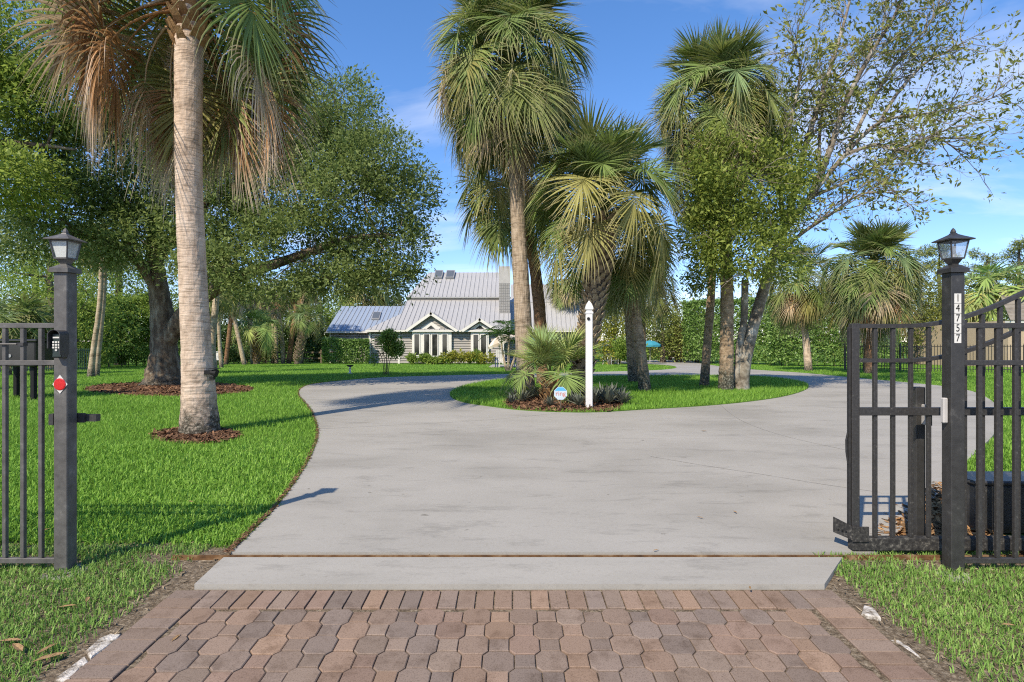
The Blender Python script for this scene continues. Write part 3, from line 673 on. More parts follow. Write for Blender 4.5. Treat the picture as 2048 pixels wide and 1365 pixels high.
box('gutter', M['white_paint'], house, wx0, XX(735, wY), wY-HY-.06, wY-HY, wz-.15, wz-.02); box('gutter', M['white_paint'], house, xa+.3, xb, r0Y-HY-.06, r0Y-HY, q0-.15, q0-.02)
# two projecting gables with pointed window groups
def gable(ax, ay, lx, rx, ey, frame, panes, transom, fy0):
    """apex px, eave px, outer frame px list, pane boxes px, transom glass polygon"""
    Yf = 47.75; Yr = Yf - .35
    A = hw(ax, ay, Yr); L = hw(lx, ey, Yr); R = hw(rx, ey, Yr)
    back = Vector((0, 3.3, 0))
    for s_, E in ((-1, L), (1, R)):
        d = (A - E).normalized(); n_ = Vector((-d.z, 0, d.x)) if d.x > 0 else Vector((d.z, 0, -d.x))
        sl_ = MB().extr([E, A, A + back, E + back], n_*-.10); sl_.obj('gable_roof', M['roof'], house)
        fa = MB().extr([E - n_*.02, A - n_*.02, A - n_*.24, E - n_*.24 + d*.1], (0, -.05, 0)); fa.obj('bargeboard', M['white_paint'], house)
    yb = Yf - HY
    wl_ = MB().extr([hw(lx+9, ey, Yf), hw(rx-9, ey, Yf), hw(ax, ay+8, Yf)], (0, .25, 0)).obj('gable_wall', M['siding'], house)
    m = MB(); zz = hw(0, ey, Yf).z; zt = hw(0, ay+8, Yf).z; xl_, xr2 = hw(lx+9, 0, Yf).x, hw(rx-9, 0, Yf).x; xm = hw(ax, 0, Yf).x
    while zz < zt - .1:
        t0, t1 = (zz - hw(0, ey, Yf).z)/(zt - hw(0, ey, Yf).z), min(1, (zz + .2 - hw(0, ey, Yf).z)/(zt - hw(0, ey, Yf).z))
        m.add([(xl_+(xm-xl_)*t0, yb-.04, zz), (xr2+(xm-xr2)*t0, yb-.04, zz), (xr2+(xm-xr2)*t1, yb-.003, zz+.2), (xl_+(xm-xl_)*t1, yb-.003, zz+.2)], [[0,1,2,3]]); zz += .2
    tag(m.obj('clapboard', M['siding'], wl_), kind='stuff')
    # bay below the gable
    wnd = MB().extr([hw(a, b, Yf-.06) for a, b in frame], (0, .3, 0)).obj('window', M['white_paint'], house)
    for (x0, x1, y0, y1) in panes:
        p0 = hw(x0, y1, Yf-.06); p1 = hw(x1, y0, Yf-.06)
        box('pane', M['glass_dark'], wnd, p0.x, p1.x, p0.y-.012, p0.y+.01, p0.z, p1.z)
        for (u0, u1, v0, v1) in ((p0.x-.07, p0.x, p0.z-.07, p1.z+.07), (p1.x, p1.x+.07, p0.z-.07, p1.z+.07), (p0.x, p1.x, p0.z-.07, p0.z), (p0.x, p1.x, p1.z, p1.z+.07)):
            box('frame', M['white_paint'], wnd, u0, u1, p0.y-.05, p0.y-.005, v0, v1)
    MB().extr([hw(a, b, Yf-.06) for a, b in transom], (0, -.012, 0)).obj('transom_pane', M['glass_dark'], wnd)
gable(861.7, 624, 809, 917, 661, [(824,717),(903,717),(903,664),(881,664),(881,656),(862,643.5),(842,656),(842,664),(824,664)],
      [(829,838.5,669,711),(848.5,858.5,669,712),(864.5,875,669,712),(885,894,669,711)], [(848,662.5),(875.5,662.5),(862,651)], 664)
gable(959.4, 636, 921, 998, 661, [(941.5,717),(977.5,717),(977.5,657),(959,646.5),(941.5,657)],
      [(947,956.5,670,711.5),(962,972.5,670,711.5)], [(946.5,662),(974,662),(959.3,651)], 657)
# small window at the left corner
w2 = MB().extr([hw(a, b, HY-.03) for a, b in ((744,703),(768,703),(768,668.5),(744,668.5))], (0, .1, 0)).obj('window', M['white_paint'], house)
p0, p1 = hw(749, 698, HY-.03), hw(763, 673, HY-.03); box('pane', M['glass_dark'], w2, p0.x, p1.x, p0.y-.012, p0.y, p0.z, p1.z)
# skylights
def skylight(px0, px1, py0, py1, Y0, Y1, x_sh=0.0):
    a, b, c_, d = hw(px0, py1, Y0), hw(px1, py1, Y0), hw(px1+x_sh, py0, Y1), hw(px0+x_sh, py0, Y1)
    n_ = (b-a).cross(d-a).normalized(); n_ = n_ if n_.z > 0 else -n_
    f = MB().extr([a, b, c_, d], n_*.22).obj('skylight', M['roof_seam'], house)
    ins = [p + ((a+b+c_+d)/4 - p)*.16 + n_*.205 for p in (a, b, c_, d)]
    MB().extr(ins, n_*.03).obj('pane', M['skylight'], f)
skylight(868, 884, 544.5, 559, 56.2, 57.5, 3); skylight(891, 908, 544.5, 559, 56.2, 57.5, 2.5)
skylight(743, 759, 628, 642, 51.9, 53.2, 4)
# chimney: block shaft with plain cap section
chx0, chx1 = XX(998, 50.5), XX(1020, 50.5)
z1, z2, z3 = [W(0, yy, 50.5).z - HO.z for yy in (640, 567, 533)]
ch = box('chimney', M['chimney'], house, chx0, chx1, 2.5, 3.6, z1-.6, z2)
box('chimney_top', M['chimney'], ch, chx0-.015, chx1+.015, 2.485, 3.615, z2+.0005, z3)
M['board'] = plain('grey_board', (.28,.27,.25), .9, .2)
for i in range(5):
    for j_ in range(14):
        bw = (chx1-chx0)/5; bh = (z2-z1)/14
        box('block', M['board'], ch, chx0+bw*i+.012, chx0+bw*(i+1)-.012, 2.47, 2.499, z1+bh*j_+.012, z1+bh*(j_+1)-.012)
box('flashing', M['roof'], ch, chx0-.15, chx1+.12, 2.40, 2.46, z1-.12, z1-.02)

# neighbour's house far right, tiled roof and tan wall
NB = Vector((30.5, 36.0, g(36)))
nb = empty('neighbour_house', NB, 'tan stucco house with grey tiled roof behind the right fence', 'house')
ez = W(0, 642, 36).z - NB.z; rz_ = ez + 2.2
box('wall', M['tan_wall'], nb, (2016-CX)/F*36 - NB.x, 14, 0, 9, -.1, ez)
for j_ in range(9):      # tile courses
    f0, f1 = j_/9, (j_+1)/9
    x0 = (2007-CX)/F*36 - NB.x + 2.2*f0
    MB().extr([(x0, -.5+3.6*f0, ez+2.4*f0), (15, -.5+3.6*f0, ez+2.4*f0), (15, -.5+3.6*f1, ez+2.4*f1-.05), (x0+.24, -.5+3.6*f1, ez+2.4*f1-.05)], (0, 0, .06)).obj('tile_course', M['tile_roof'], nb)
box('eave_trim', M['white_paint'], nb, (2010-CX)/F*36 - NB.x, 14, -.45, 0, ez-.14, ez-.02)

# ------------------------------------------------------------------ vegetation: shared builders
rng = np.random.default_rng(11)
M['frond'] = frond_mat('palm_frond', (.40,.35,.18), .62)
M['frond_dead'] = frond_mat('dead_palm_frond', (.60,.53,.43), .50, .25)
M['flower'] = leaf_mat('palm_flower', [(0, (.26,.24,.08)), (1, (.45,.42,.22))], .2)
def frond_mesh(seed, pitch, Lp, R, nseg, spread, droop, bend_p=.5, bend_c=.8, fold=.25, mat='frond', st=5):
    """costapalmate fan leaf: stalk from the origin along +x at the given pitch, gravity along -z"""
    r = np.random.default_rng(seed); V = []; Fc = []; tip = []
    Lc = .52*R; n = 16; ds = (Lp+Lc)/n; p = np.zeros(3); th = math.radians(pitch); pts = [p.copy()]; tg = []
    for i in range(n):
        s = (i+.5)*ds; th -= (bend_p*ds/Lp if s < Lp else bend_c*ds/Lc); th = max(th, math.radians(-88))
        t = np.array([math.cos(th), 0, math.sin(th)]); tg.append(t); p = p + t*ds; pts.append(p.copy())
    pts = np.array(pts); tg.append(tg[-1]); tg = np.array(tg)
    def at(s):
        f = min(max(s/ds, 0), n-1e-4); i = int(f); a = f-i; return pts[i]*(1-a)+pts[i+1]*a, tg[i]*(1-a)+tg[min(i+1, n)]*a
    S = np.array([0, 1., 0])
    m = 7                                        # stalk, a tapering three sided tube
    for i in range(m):
        s = Lp*1.02*i/(m-1); c, t = at(s); nn = np.cross(t, S); w = (.030*(1-i/(m-1)) + .011)*R
        for q in range(3):
            an = 2*math.pi*q/3; V.append(c + S*w*math.cos(an) + nn*w*.6*math.sin(an)); tip.append(0)
    for i in range(m-1):
        for q in range(3): Fc.append((i*3+q, i*3+(q+1) % 3, i*3+3+(q+1) % 3, i*3+3+q))
    w0 = R*spread/nseg*.46
    ts = np.linspace(0, 1, st)
    wp = np.interp(ts, [0, .32, .65, 1], [.10, 1.0, .55, .06])
    for k in range(nseg):
        a = (-1 + 2*(k+.5)/nseg)*spread; u = abs(a)/spread
        c, t = at(Lp + Lc*(1-u)**1.25); nn = np.cross(t, S); nn = nn*(-1 if nn[2] < 0 and False else 1)
        a2 = a*(.75+.25*u)
        up = -nn if nn[2] < 0 else nn
        d0 = math.cos(a2)*t + math.sin(a2)*S + fold*abs(math.sin(a2))*up
        d0 = d0 + r.normal(0, .035, 3); d0 /= np.linalg.norm(d0)
        L = R*(.74+.26*u)*(1 - .35*max(0, u-.8)/.2)*r.uniform(.9, 1.08)
        b = np.cross(d0, up); b /= np.linalg.norm(b)+1e-9; up2 = np.cross(b, d0); tw = r.normal(0, .35); b = b*math.cos(tw) + up2*math.sin(tw)
        dr = droop*r.uniform(.6, 1.5)
        base = len(V)
        for i, tt in enumerate(ts):
            q = c + d0*L*tt*(1 - .22*dr*tt**3); q = q + np.array([0, 0, -1])*dr*L*(.35*tt**2 + .9*tt**4.5)
            w = w0*wp[i]
            V += [q - b*w, q + up2*w*.55, q + b*w]; tip += [tt]*3
        for i in range(st-1):
            o = base+3*i; Fc += [(o, o+1, o+4, o+3), (o+1, o+2, o+5, o+4)]
    me = mesh_np('frond', V, Fc, attrs={'tip': tip}); me.materials.append(M[mat]); return me
FR = {}
def fronds(lod, cls):
    key = (lod, cls)
    if key not in FR:
        nseg, st = {'hi': (54, 6), 'mid': (36, 5), 'low': (20, 4)}[lod]
        spec = {'spear': (84, .55, .85, .5, .03, .05, .1, .35), 'fan': (62, .55, 1.0, 2.3, .06, .15, .25, .35), 'up': (72, .80, .90, 2.0, .08, .25, .9, .30), 'rise': (50, .90, .92, 2.2, .12, .40, 1.4, .22),
                'out': (26, .95, .92, 2.3, .18, .55, 1.6, .15), 'low': (2, .95, .92, 2.2, .24, .65, 1.3, .10), 'hang': (-22, .92, .92, 2.0, .28, .65, .8, .06),
                'drop': (-46, .85, .90, 1.6, .28, .45, .5, .02), 'dead': (-10, .95, .90, 1.3, .35, 1.0, .4, -.10), 'deadlow': (-40, 1.2, .92, .9, .28, .75, .25, -.15)}[cls]
        pi_, Lp, R, sp, dr, bp, bc, fo = spec
        FR[key] = [frond_mesh(hash_(lod, cls, i), pi_ + (i-1)*7, Lp, R, nseg if cls != 'spear' else nseg//2, sp, dr*(.85+.2*i), bp, bc, fo, 'frond_dead' if cls.startswith('dead') else 'frond', st) for i in range(3)]
    return FR[key]
def hash_(lod, cls, i): return sum(ord(c)*(j+3) for j, c in enumerate(lod+cls))*7 + i
GREEN = (.175,.245,.068); OLIVE = (.215,.255,.075); YELLOW = (.29,.275,.085); BLUEGREEN = (.17,.245,.10); BROWN = (.44,.25,.115); STRAW = (.50,.39,.25)
def trunk_mesh(path, rad, sides, seed, rough=.03, flare=1.0):
    r = np.random.default_rng(seed); P = catmull(path, 14); n = len(P)
    R = np.interp(np.linspace(0, 1, n), np.linspace(0, 1, len(rad)), rad)
    nz = r.normal(0, rough, (n, sides)); ringz = r.normal(0, rough*.7, n)
    return MB().tube(P, list(R), sides, True, lambda i, k, th: 1 + nz[i, k]*.6 + ringz[i])
boot_me = {}
def boots(e, P, R, z0, z1, mat, size, dens=1.0, seed=0):
    """old leaf bases: wedge shaped stubs in a spiral, each its own piece"""
    r = random.Random(seed)
    if 'b' not in boot_me:
        m = MB(); m.add([(-.5,-.12,0),(.5,-.12,0),(.36,.42,.62),(-.36,.42,.62),(-.22,.78,1.12),(.22,.78,1.12),(-.40,-.10,-.05),(.40,-.10,-.05),(.30,.22,.66),(-.30,.22,.66),(.18,.66,1.14),(-.18,.66,1.14)],
                        [[0,1,2,3],[3,2,5,4],[1,7,8,2],[0,3,9,6],[2,8,10,5],[3,4,11,9],[4,5,10,11],[6,9,8,7],[9,11,10,8],[0,6,7,1]])
        boot_me['b'] = m.mesh('leaf_base')
    me = boot_me['b']
    if mat.name not in boot_me:
        c = me.copy(); c.name = 'leaf_base'; c.materials.clear(); c.materials.append(mat); boot_me[mat.name] = c
    me = boot_me[mat.name]
    L = [0]
    for i in range(1, len(P)): L.append(L[-1] + (P[i]-P[i-1]).length)
    tot = L[-1]; s = z0*tot; i = 0; an = r.uniform(0, 6)
    while s < z1*tot:
        k_ = max(j for j in range(len(L)) if L[j] <= s + 1e-6); k_ = min(k_, len(P)-2); f = (s-L[k_])/max(L[k_+1]-L[k_], 1e-6)
        c = P[k_].lerp(P[k_+1], f); rad = R[min(int(len(R)*s/tot), len(R)-1)]
        sz = size*r.uniform(.85, 1.15)
        # local +y of the wedge points away from the trunk
        o = link('leaf_base', me, mat, e, (c.x + math.cos(an)*rad*.93, c.y + math.sin(an)*rad*.93, c.z), (r.uniform(-.12,.12), r.uniform(-.2,.2), an - math.pi/2 + r.uniform(-.15,.15)), (sz, sz, sz*r.uniform(.95, 1.2)))
        an += 2.39996; s += size*.155/dens; i += 1
def palm(label, path_px, Y, width_px, mat, seed, n, lod, scale, mix, group, cls_over=None, crown_up=0.15, sides=14, boot=None, tint=1.0, nflow=0, name='palm_tree', base=None, lean_y=0.0, rough=.03, dry=0.0, front=False):
    """path_px runs from the foot to the top of the trunk in photo pixels at depth Y"""
    r = random.Random(seed)
    B = base or G(*path_px[0])
    Yb = B.y
    path = [Vector((0, 0, -.06))]
    for i, (a, b) in enumerate(path_px[1:]):
        p = W(a, b, Yb) - B; p.y += lean_y*(i+1)/len(path_px); path.append(p)
    rad = [w/2*Yb/F for w in width_px]
    e = empty(name, B, label, 'palm tree', group)
    tm = trunk_mesh(path, rad, sides, seed, rough); tr_ = tm.obj('trunk', mat, e, smooth=(lod != 'hi'))
    P = catmull(path, 14)
    if boot: boots(e, P, [float(x) for x in np.interp(np.linspace(0, 1, 60), np.linspace(0, 1, len(rad)), rad)], boot[0], boot[1], boot[2], boot[3], boot[4] if len(boot) > 4 else 1.0, seed)
    top = path[-1]; tot = sum(mix.values()); seq = []
    for c, w in mix.items(): seq += [c]*max(1, round(n*w/tot))
    order = ['spear','fan','up','rise','out','low','hang','drop','dead','deadlow']
    az = r.uniform(0, 6)
    for i, c in enumerate(seq):
        lev = order.index(c); az += 2.39996 + r.uniform(-.25, .25)
        me = r.choice(fronds(lod, c))
        if front and lev > 3:            # keep the trunk clear towards the street
            if math.cos(az + math.pi/2) > .55: az += math.pi
        h = crown_up*(1 - lev/5)*scale*1.6
        if c == 'spear': col_ = tuple(x*1.15 for x in GREEN)
        elif c in ('fan','up','rise'): col_ = r.choice([GREEN, BLUEGREEN, GREEN, OLIVE])
        elif c in ('out','low'): col_ = r.choice([GREEN, OLIVE, GREEN, OLIVE, YELLOW])
        elif c in ('hang','drop'): col_ = r.choice([OLIVE, GREEN, OLIVE, YELLOW, tuple(a*.8 for a in STRAW)])
        else: col_ = r.choice([BROWN, STRAW, BROWN, tuple(a*.8 for a in BROWN)])
        if lev > 3 and lev < 8 and r.random() < dry: col_ = r.choice([BROWN, STRAW, STRAW, tuple(a*.75 for a in BROWN)])
        o = link('frond', me, None, e, (top.x + r.uniform(-.04,.04), top.y + r.uniform(-.04,.04), top.z + h + r.uniform(-.05,.05)),
                 (r.uniform(-.35,.35), r.uniform(-.30,.30), az), scale*r.uniform(.88, 1.10))
        k_ = tint*r.uniform(.85, 1.2); o.color = (min(1, col_[0]*k_), min(1, col_[1]*k_), min(1, col_[2]*k_), 1)
    for i in range(nflow):      # branching flower stalks hanging out of the crown
        an = r.uniform(math.pi, 2*math.pi); m = MB(); L_ = scale*r.uniform(.9, 1.3)
        d = Vector((math.cos(an), math.sin(an), 0)); pts = [top + d*L_*t + Vector((0,0,.3*scale*math.sin(t*2.6) - .55*scale*t*t)) for t in (0, .25, .5, .75, 1)]
        m.tube(pts, [.02,.016,.012,.009,.004], 4)
        for j_ in range(80):
            t = r.uniform(.4, 1); c_ = pts[0].lerp(pts[-1], t) + Vector((0,0,.22*scale*math.sin(t*2.6)*(1-t)+.05)); q = c_ + Vector((r.uniform(-.16,.16), r.uniform(-.16,.16), -r.uniform(.1,.38)))*scale
            m.tube([c_, (c_+q)/2 + Vector((r.uniform(-.04,.04), r.uniform(-.04,.04), .02)), q], [.010,.009,.006], 3, False)
        tag(m.obj('flower_stalk', M['flower'], e), kind='stuff')
    return e

def noise3(p, seed, freq):
    r = np.random.default_rng(seed); out = np.zeros(len(p))
    for i in range(9):
        k = r.normal(0, 1, 3)*freq*(1 if i < 4 else 2.1); out += np.sin(p @ k + r.uniform(0, 6.28))*(1 if i < 4 else .6)
    return out/5.0
def leaf_quads(p, size, r, aspect=.42, upbias=.35, dirs=None):
    n = len(p); a = r.normal(0, 1, (n, 3)) if dirs is None else dirs + r.normal(0, .55, (n, 3)); a /= np.linalg.norm(a, axis=1)[:, None]+1e-9
    nn = r.normal(0, 1, (n, 3)); nn[:, 2] += upbias*3; b = np.cross(a, nn); b /= np.linalg.norm(b, axis=1)[:, None]+1e-9
    L = size*(.45 + r.random(n)**1.5*1.25)[:, None]; c = np.cross(b, a)
    V = np.stack([p, p + a*L*.5 + b*L*aspect*.5 + c*L*.06, p + a*L, p + a*L*.5 - b*L*aspect*.5 + c*L*.06], 1).reshape(-1, 3)
    Q = np.arange(4*n).reshape(-1, 4); return V, Q
def crown_points(ells, n, r, twig=.28, per=26, shell=.5, gap=.1, freq=1.1, seed=1):
    ells = np.array(ells, float); w = (ells[:, 3]*ells[:, 4]*ells[:, 5])**.72; w /= w.sum()
    nt = int(n/per*1.5); k = r.choice(len(ells), nt, p=w); d = r.normal(0, 1, (nt, 3)); d /= np.linalg.norm(d, axis=1)[:, None]
    rad = (shell**3 + (1-shell**3)*r.random(nt))**(1/3)
    c = ells[k, :3] + d*rad[:, None]*ells[k, 3:]*(1 + .22*noise3(ells[k, :3] + d*ells[k, 3:], seed+5, 1.4)[:, None])
    keep = noise3(c, seed, freq) > (-1 + 2*gap)*.6 - .2
    c = c[keep][:n//per]; d = d[:len(keep)][keep][:n//per]
    p = np.repeat(c, per, 0) + r.normal(0, twig, (len(c)*per, 3))*np.array([1, 1, .8])
    return p, c, np.repeat(d, per, 0)
def tree(name, label, B, trunk_path, rad, ells, nleaf, lsize, lmat, bmat, seed, group=None, limbs=None, twig=.28, per=26, gap=.1, cat='tree', nbr=50, shell=.5, aspect=.42, sides=12):
    """trunk_path and ellipsoids are local to B"""
    r = np.random.default_rng(seed); e = empty(name, B, label, cat, group)
    tb = MB(); P = catmull(trunk_path, 8); R = list(np.interp(np.linspace(0, 1, len(P)), np.linspace(0, 1, len(rad)), rad))
    nz = r.normal(0, .05, (len(P), sides)); tb.tube(P, R, sides, True, lambda i, k, th: 1 + nz[i, k])
    p, c, d = crown_points(ells, nleaf, r, twig, per, shell, gap, seed=seed)
    limb_pts = [(P[i], R[i]) for i in range(len(P)//3, len(P))]
    for lb in (limbs or []):
        Q = catmull(lb[0], 6); RR = list(np.linspace(lb[1], lb[2], len(Q))); tb.tube(Q, RR, 8); limb_pts += list(zip(Q, RR))
    for el in ells:
        cc = Vector(el[:3]); s0 = min(limb_pts, key=lambda q: (q[0]-cc).length + max(0, q[0].z - cc.z)*2)
        mid = (s0[0] + cc)/2 + Vector(r.normal(0, .25, 3)); Q = catmull([s0[0], mid, cc], 5); r0 = min(s0[1]*.6, .02 + .05*(cc-s0[0]).length)
        RR = list(np.linspace(r0, .02, len(Q))); tb.tube(Q, RR, 6); limb_pts += [(Q[i], RR[i]) for i in range(2, len(Q))]
    for i in r.choice(len(c), min(nbr, len(c)), replace=False):
        cc = Vector(c[i]); s0 = min(limb_pts, key=lambda q: (q[0]-cc).length); mid = (s0[0]+cc)/2 + Vector(r.normal(0, .12, 3)) + Vector((0, 0, -.05))
        tb.tube(catmull([s0[0], mid, cc], 3), list(np.linspace(min(.03, s0[1]*.7), .006, 7)), 4, False)
    tb.obj('trunk', bmat, e, smooth=True)
    V, Q = leaf_quads(p, lsize, r, aspect, dirs=d*.6)
    link('crown', mesh_np('crown', V, Q), lmat, e)
    return e
def hedge(name, label, corners, z1, depth, nleaf, lsize, lmat, seed, group=None, ztop=None, stems=True, cat='hedge', puff=.12):
    """a clipped hedge between two ground points, leaves in a thick skin on every side, woody stems inside"""
    r = np.random.default_rng(seed); A, Bp = Vector(corners[0]), Vector(corners[1]); mid = (A+Bp)/2; mid.z = g(mid.y)
    e = empty(name, mid, label, cat, group); L = (Bp-A).length; ax = (Bp-A).normalized(); ax.z = 0; ay = Vector((-ax.y, ax.x, 0)); ay = ay if ay.y > 0 else -ay
    n = nleaf; u = r.uniform(-.5, .5, n)*L; v = r.uniform(0, 1, n); z = r.uniform(.04, 1, n)**.9*z1
    f = r.random(n); face = np.where(f < .62, 0, np.where(f < .86, 1, 2))
    jit = np.abs(r.normal(0, puff, n))
    y = np.where(face == 0, jit, v*depth); z = np.where(face == 1, z1 - jit*1.2, z); u = np.where(face == 2, np.where(r.random(n) < .5, -L/2, L/2)*(1 - jit/L), u)
    q = np.stack([u, y, z], 1); wob = noise3(q, seed, 1.3)*puff*1.6; y = y - np.where(face == 0, wob, 0); z = z + np.where(face == 1, wob*1.3, 0)
    p = np.stack([u*ax.x + y*ay.x, u*ax.y + y*ay.y, z], 1)
    keep = noise3(p, seed+3, 2.5) > -.75; p = p[keep]
    V, Q = leaf_quads(p, lsize, r, .55, .3); link('foliage', mesh_np('foliage', V, Q), lmat, e)
    if stems:
        m = MB()
        for i in range(int(L/.45)):
            x = -L/2 + (i+.5)*L/int(L/.45) + r.normal(0, .08); yy = depth*.5 + r.normal(0, .05)
            a = ax*x + ay*yy; m.tube([a, a + Vector((r.normal(0,.08), r.normal(0,.08), z1*.5)), a + Vector((r.normal(0,.15), r.normal(0,.1), z1*.93))], [.03,.022,.008], 5)
        tag(m.obj('stems', M['bark_dark'], e), kind='stuff')
    return e
# barks and leaves
M['bark_palm'] = bark_mat('pale_palm_bark', [(.30, (.27,.20,.145)), (.5, (.47,.365,.275)), (.72, (.57,.465,.37))], ring=22, base_dark=(0, .62, (.085,.075,.055)), scale=6, stretch=(1,1,.5))
M['bark_palm_grey'] = bark_mat('grey_palm_bark', [(.30, (.15,.115,.08)), (.5, (.30,.235,.165)), (.72, (.40,.33,.25))], ring=9, base_dark=(0, .12, (.12,.11,.09)), scale=9, stretch=(2.2,2.2,.35))
M['bark_palm_red'] = bark_mat('reddish_palm_bark', [(.30, (.10,.055,.03)), (.5, (.22,.125,.07)), (.72, (.30,.19,.11))], ring=14, base_dark=(0, .5, (.07,.06,.045)), scale=12)
M['bark_palm_moss'] = bark_mat('mossy_palm_bark', [(.30, (.12,.085,.05)), (.5, (.27,.20,.13)), (.72, (.36,.28,.19))], ring=12, base_dark=(0, 1.1, (.065,.065,.05)), scale=10)
M['bark_palm_far'] = bark_mat('far_palm_bark', [(.30, (.20,.15,.10)), (.5, (.36,.29,.20)), (.72, (.46,.39,.29))], ring=8, base_dark=(0, .5, (.10,.09,.07)), scale=5)
M['bark_dark'] = bark_mat('dark_bark', [(.30, (.04,.03,.022)), (.5, (.09,.072,.052)), (.72, (.17,.15,.12))], scale=5, stretch=(2,2,.5))
M['bark_oak'] = bark_mat('oak_bark', [(.30, (.035,.027,.02)), (.48, (.11,.082,.055)), (.62, (.20,.17,.12)), (.78, (.30,.29,.24))], scale=3.2, stretch=(2.5,2.5,.55), bump=1.0, base_dark=(0, .35, (.05,.045,.035)))
M['bark_lichen'] = bark_mat('pale_lichen_bark', [(.34, (.07,.055,.04)), (.48, (.15,.13,.10)), (.60, (.26,.24,.20)), (.74, (.46,.45,.40))], scale=3.5, bump=.8)
M['boot'] = noise_mat('old_leaf_base', [(.3, (.17,.115,.07)), (.55, (.33,.26,.17)), (.75, (.46,.40,.30))], scale=2.2, rough=.9, bump=.4, island=.25)
M['boot_orange'] = noise_mat('fresh_leaf_base', [(.3, (.20,.11,.045)), (.6, (.36,.22,.10)), (.8, (.46,.34,.19))], scale=2.2, rough=.9, bump=.4, island=.25)
M['leaf_oak'] = leaf_mat('oak_leaf', [(.05, (.07,.10,.028)), (.40, (.125,.17,.048)), (.70, (.19,.235,.08)), (1.0, (.27,.30,.13))], .5, .55, .2)
M['leaf_oak_light'] = leaf_mat('light_oak_leaf', [(.05, (.09,.13,.022)), (.40, (.165,.225,.042)), (.70, (.24,.30,.062)), (1.0, (.33,.35,.11))], .5, .55, .2)
M['leaf_olive'] = leaf_mat('olive_leaf', [(.05, (.07,.085,.02)), (.45, (.15,.17,.04)), (.8, (.23,.23,.065)), (1.0, (.30,.21,.08))], .35, .55, .2)
M['leaf_bright'] = leaf_mat('bright_leaf', [(.05, (.07,.12,.02)), (.45, (.17,.24,.045)), (.8, (.25,.32,.07)), (1.0, (.34,.38,.13))], .48, .55, .2)
M['leaf_hedge'] = leaf_mat('hedge_leaf', [(.05, (.05,.10,.02)), (.45, (.12,.20,.045)), (.8, (.19,.28,.08)), (1.0, (.32,.38,.18))], .28, .4, .35)
M['leaf_dark'] = leaf_mat('dark_leaf', [(.05, (.025,.05,.014)), (.5, (.06,.10,.026)), (1.0, (.12,.165,.05))], .25, .55, .2)
M['leaf_pine'] = leaf_mat('pine_needle', [(.05, (.08,.10,.02)), (.5, (.15,.18,.04)), (1.0, (.24,.26,.08))], .25, .55, .2)
M['leaf_yellow'] = leaf_mat('yellow_green_leaf', [(.05, (.13,.14,.02)), (.5, (.25,.255,.04)), (1.0, (.36,.33,.09))], .38, .55, .2)
M['leaf_red'] = leaf_mat('red_leaf', [(.05, (.17,.05,.03)), (.5, (.27,.11,.06)), (1.0, (.22,.19,.07))], .3, .55, .2)
M['leaf_vine'] = leaf_mat('vine_leaf', [(.05, (.07,.105,.02)), (.4, (.15,.195,.038)), (.75, (.235,.275,.06)), (1.0, (.34,.33,.11))], .48, .55, .2, 1.2)
M['leaf_purple'] = leaf_mat('dark_bromeliad_leaf', [(.05, (.04,.05,.036)), (.5, (.085,.095,.07)), (1.0, (.21,.21,.17))], .15, .45, .3)

# ------------------------------------------------------------------ palms
full = {'spear': 2, 'up': 6, 'rise': 9, 'out': 10, 'low': 10, 'hang': 9, 'drop': 6}
palm('tall palm with pale ringed trunk and brown dead fronds on the left lawn', [(400,866),(398,800),(393,700),(386,560),(379,400),(377,250),(378,110),(380,-5)], 0,
     [80,64,55,51,49,50,52,50], M['bark_palm'], 3, 54, 'hi', 1.34, {'spear': 1, 'up': 4, 'rise': 8, 'out': 10, 'low': 11, 'hang': 5, 'dead': 8, 'deadlow': 3}, 'palms in the garden', sides=36, rough=.012, dry=.35, front=True,
     boot=(.875, 1.0, M['boot_orange'], .18, 1.6), crown_up=.12)
pc1 = palm('tallest palm with thick grey trunk at the left of the island bed', [(1052,794),(1050,740),(1046,640),(1040,520),(1034,400),(1028,280),(1022,165)], 0,
     [40,36,34,31,28,25,26], M['bark_palm_grey'], 4, 96, 'hi', 1.30, {'spear': 2, 'fan': 10, 'up': 9, 'rise': 14, 'out': 15, 'low': 14, 'hang': 8, 'drop': 2, 'dead': 1}, 'palms in the garden', sides=24, nflow=4, crown_up=.40, rough=.015, dry=.04)
palm('palm with reddish brown trunk just behind the tallest island palm', [(1087,772),(1084,700),(1077,600),(1062,490),(1032,385)], 0, [28,25,24,22,20], M['bark_palm_red'], 5, 44, 'mid', 1.2, {'fan': 3, 'up': 3, 'rise': 7, 'out': 10, 'low': 10, 'hang': 6}, 'palms in the garden', sides=16, crown_up=.25)
palm('palm with criss-cross leaf bases on its trunk behind the white sign post', [(1158,797),(1164,750),(1174,690),(1188,610),(1198,545),(1208,440)], 0, [30,30,36,40,42,40], M['bark_dark'], 6, 56, 'hi', 1.3,
     {'spear': 3, 'fan': 14, 'up': 7, 'rise': 11, 'out': 11, 'low': 6}, 'palms in the garden', sides=16, boot=(.02, 1.0, M['boot'], .17, 2.1), nflow=2, crown_up=.30, tint=1.05)
palm('leaning palm with mossy foot, right of the two middle island palms', [(1291,786),(1284,730),(1275,660),(1265,580),(1258,500)], 0, [26,23,22,21,20], M['bark_palm_moss'], 7, 26, 'mid', .95, {'rise': 4, 'out': 6, 'low': 7, 'hang': 6, 'drop': 3}, 'palms in the garden', sides=16)
palm('straighter mossy palm, left of the two middle island palms', [(1266,768),(1262,700),(1256,600),(1252,540)], 0, [20,18,17,16], M['bark_palm_moss'], 8, 24, 'mid', .95, {'up': 2, 'rise': 4, 'out': 6, 'low': 6, 'hang': 4}, 'palms in the garden', tint=.8)
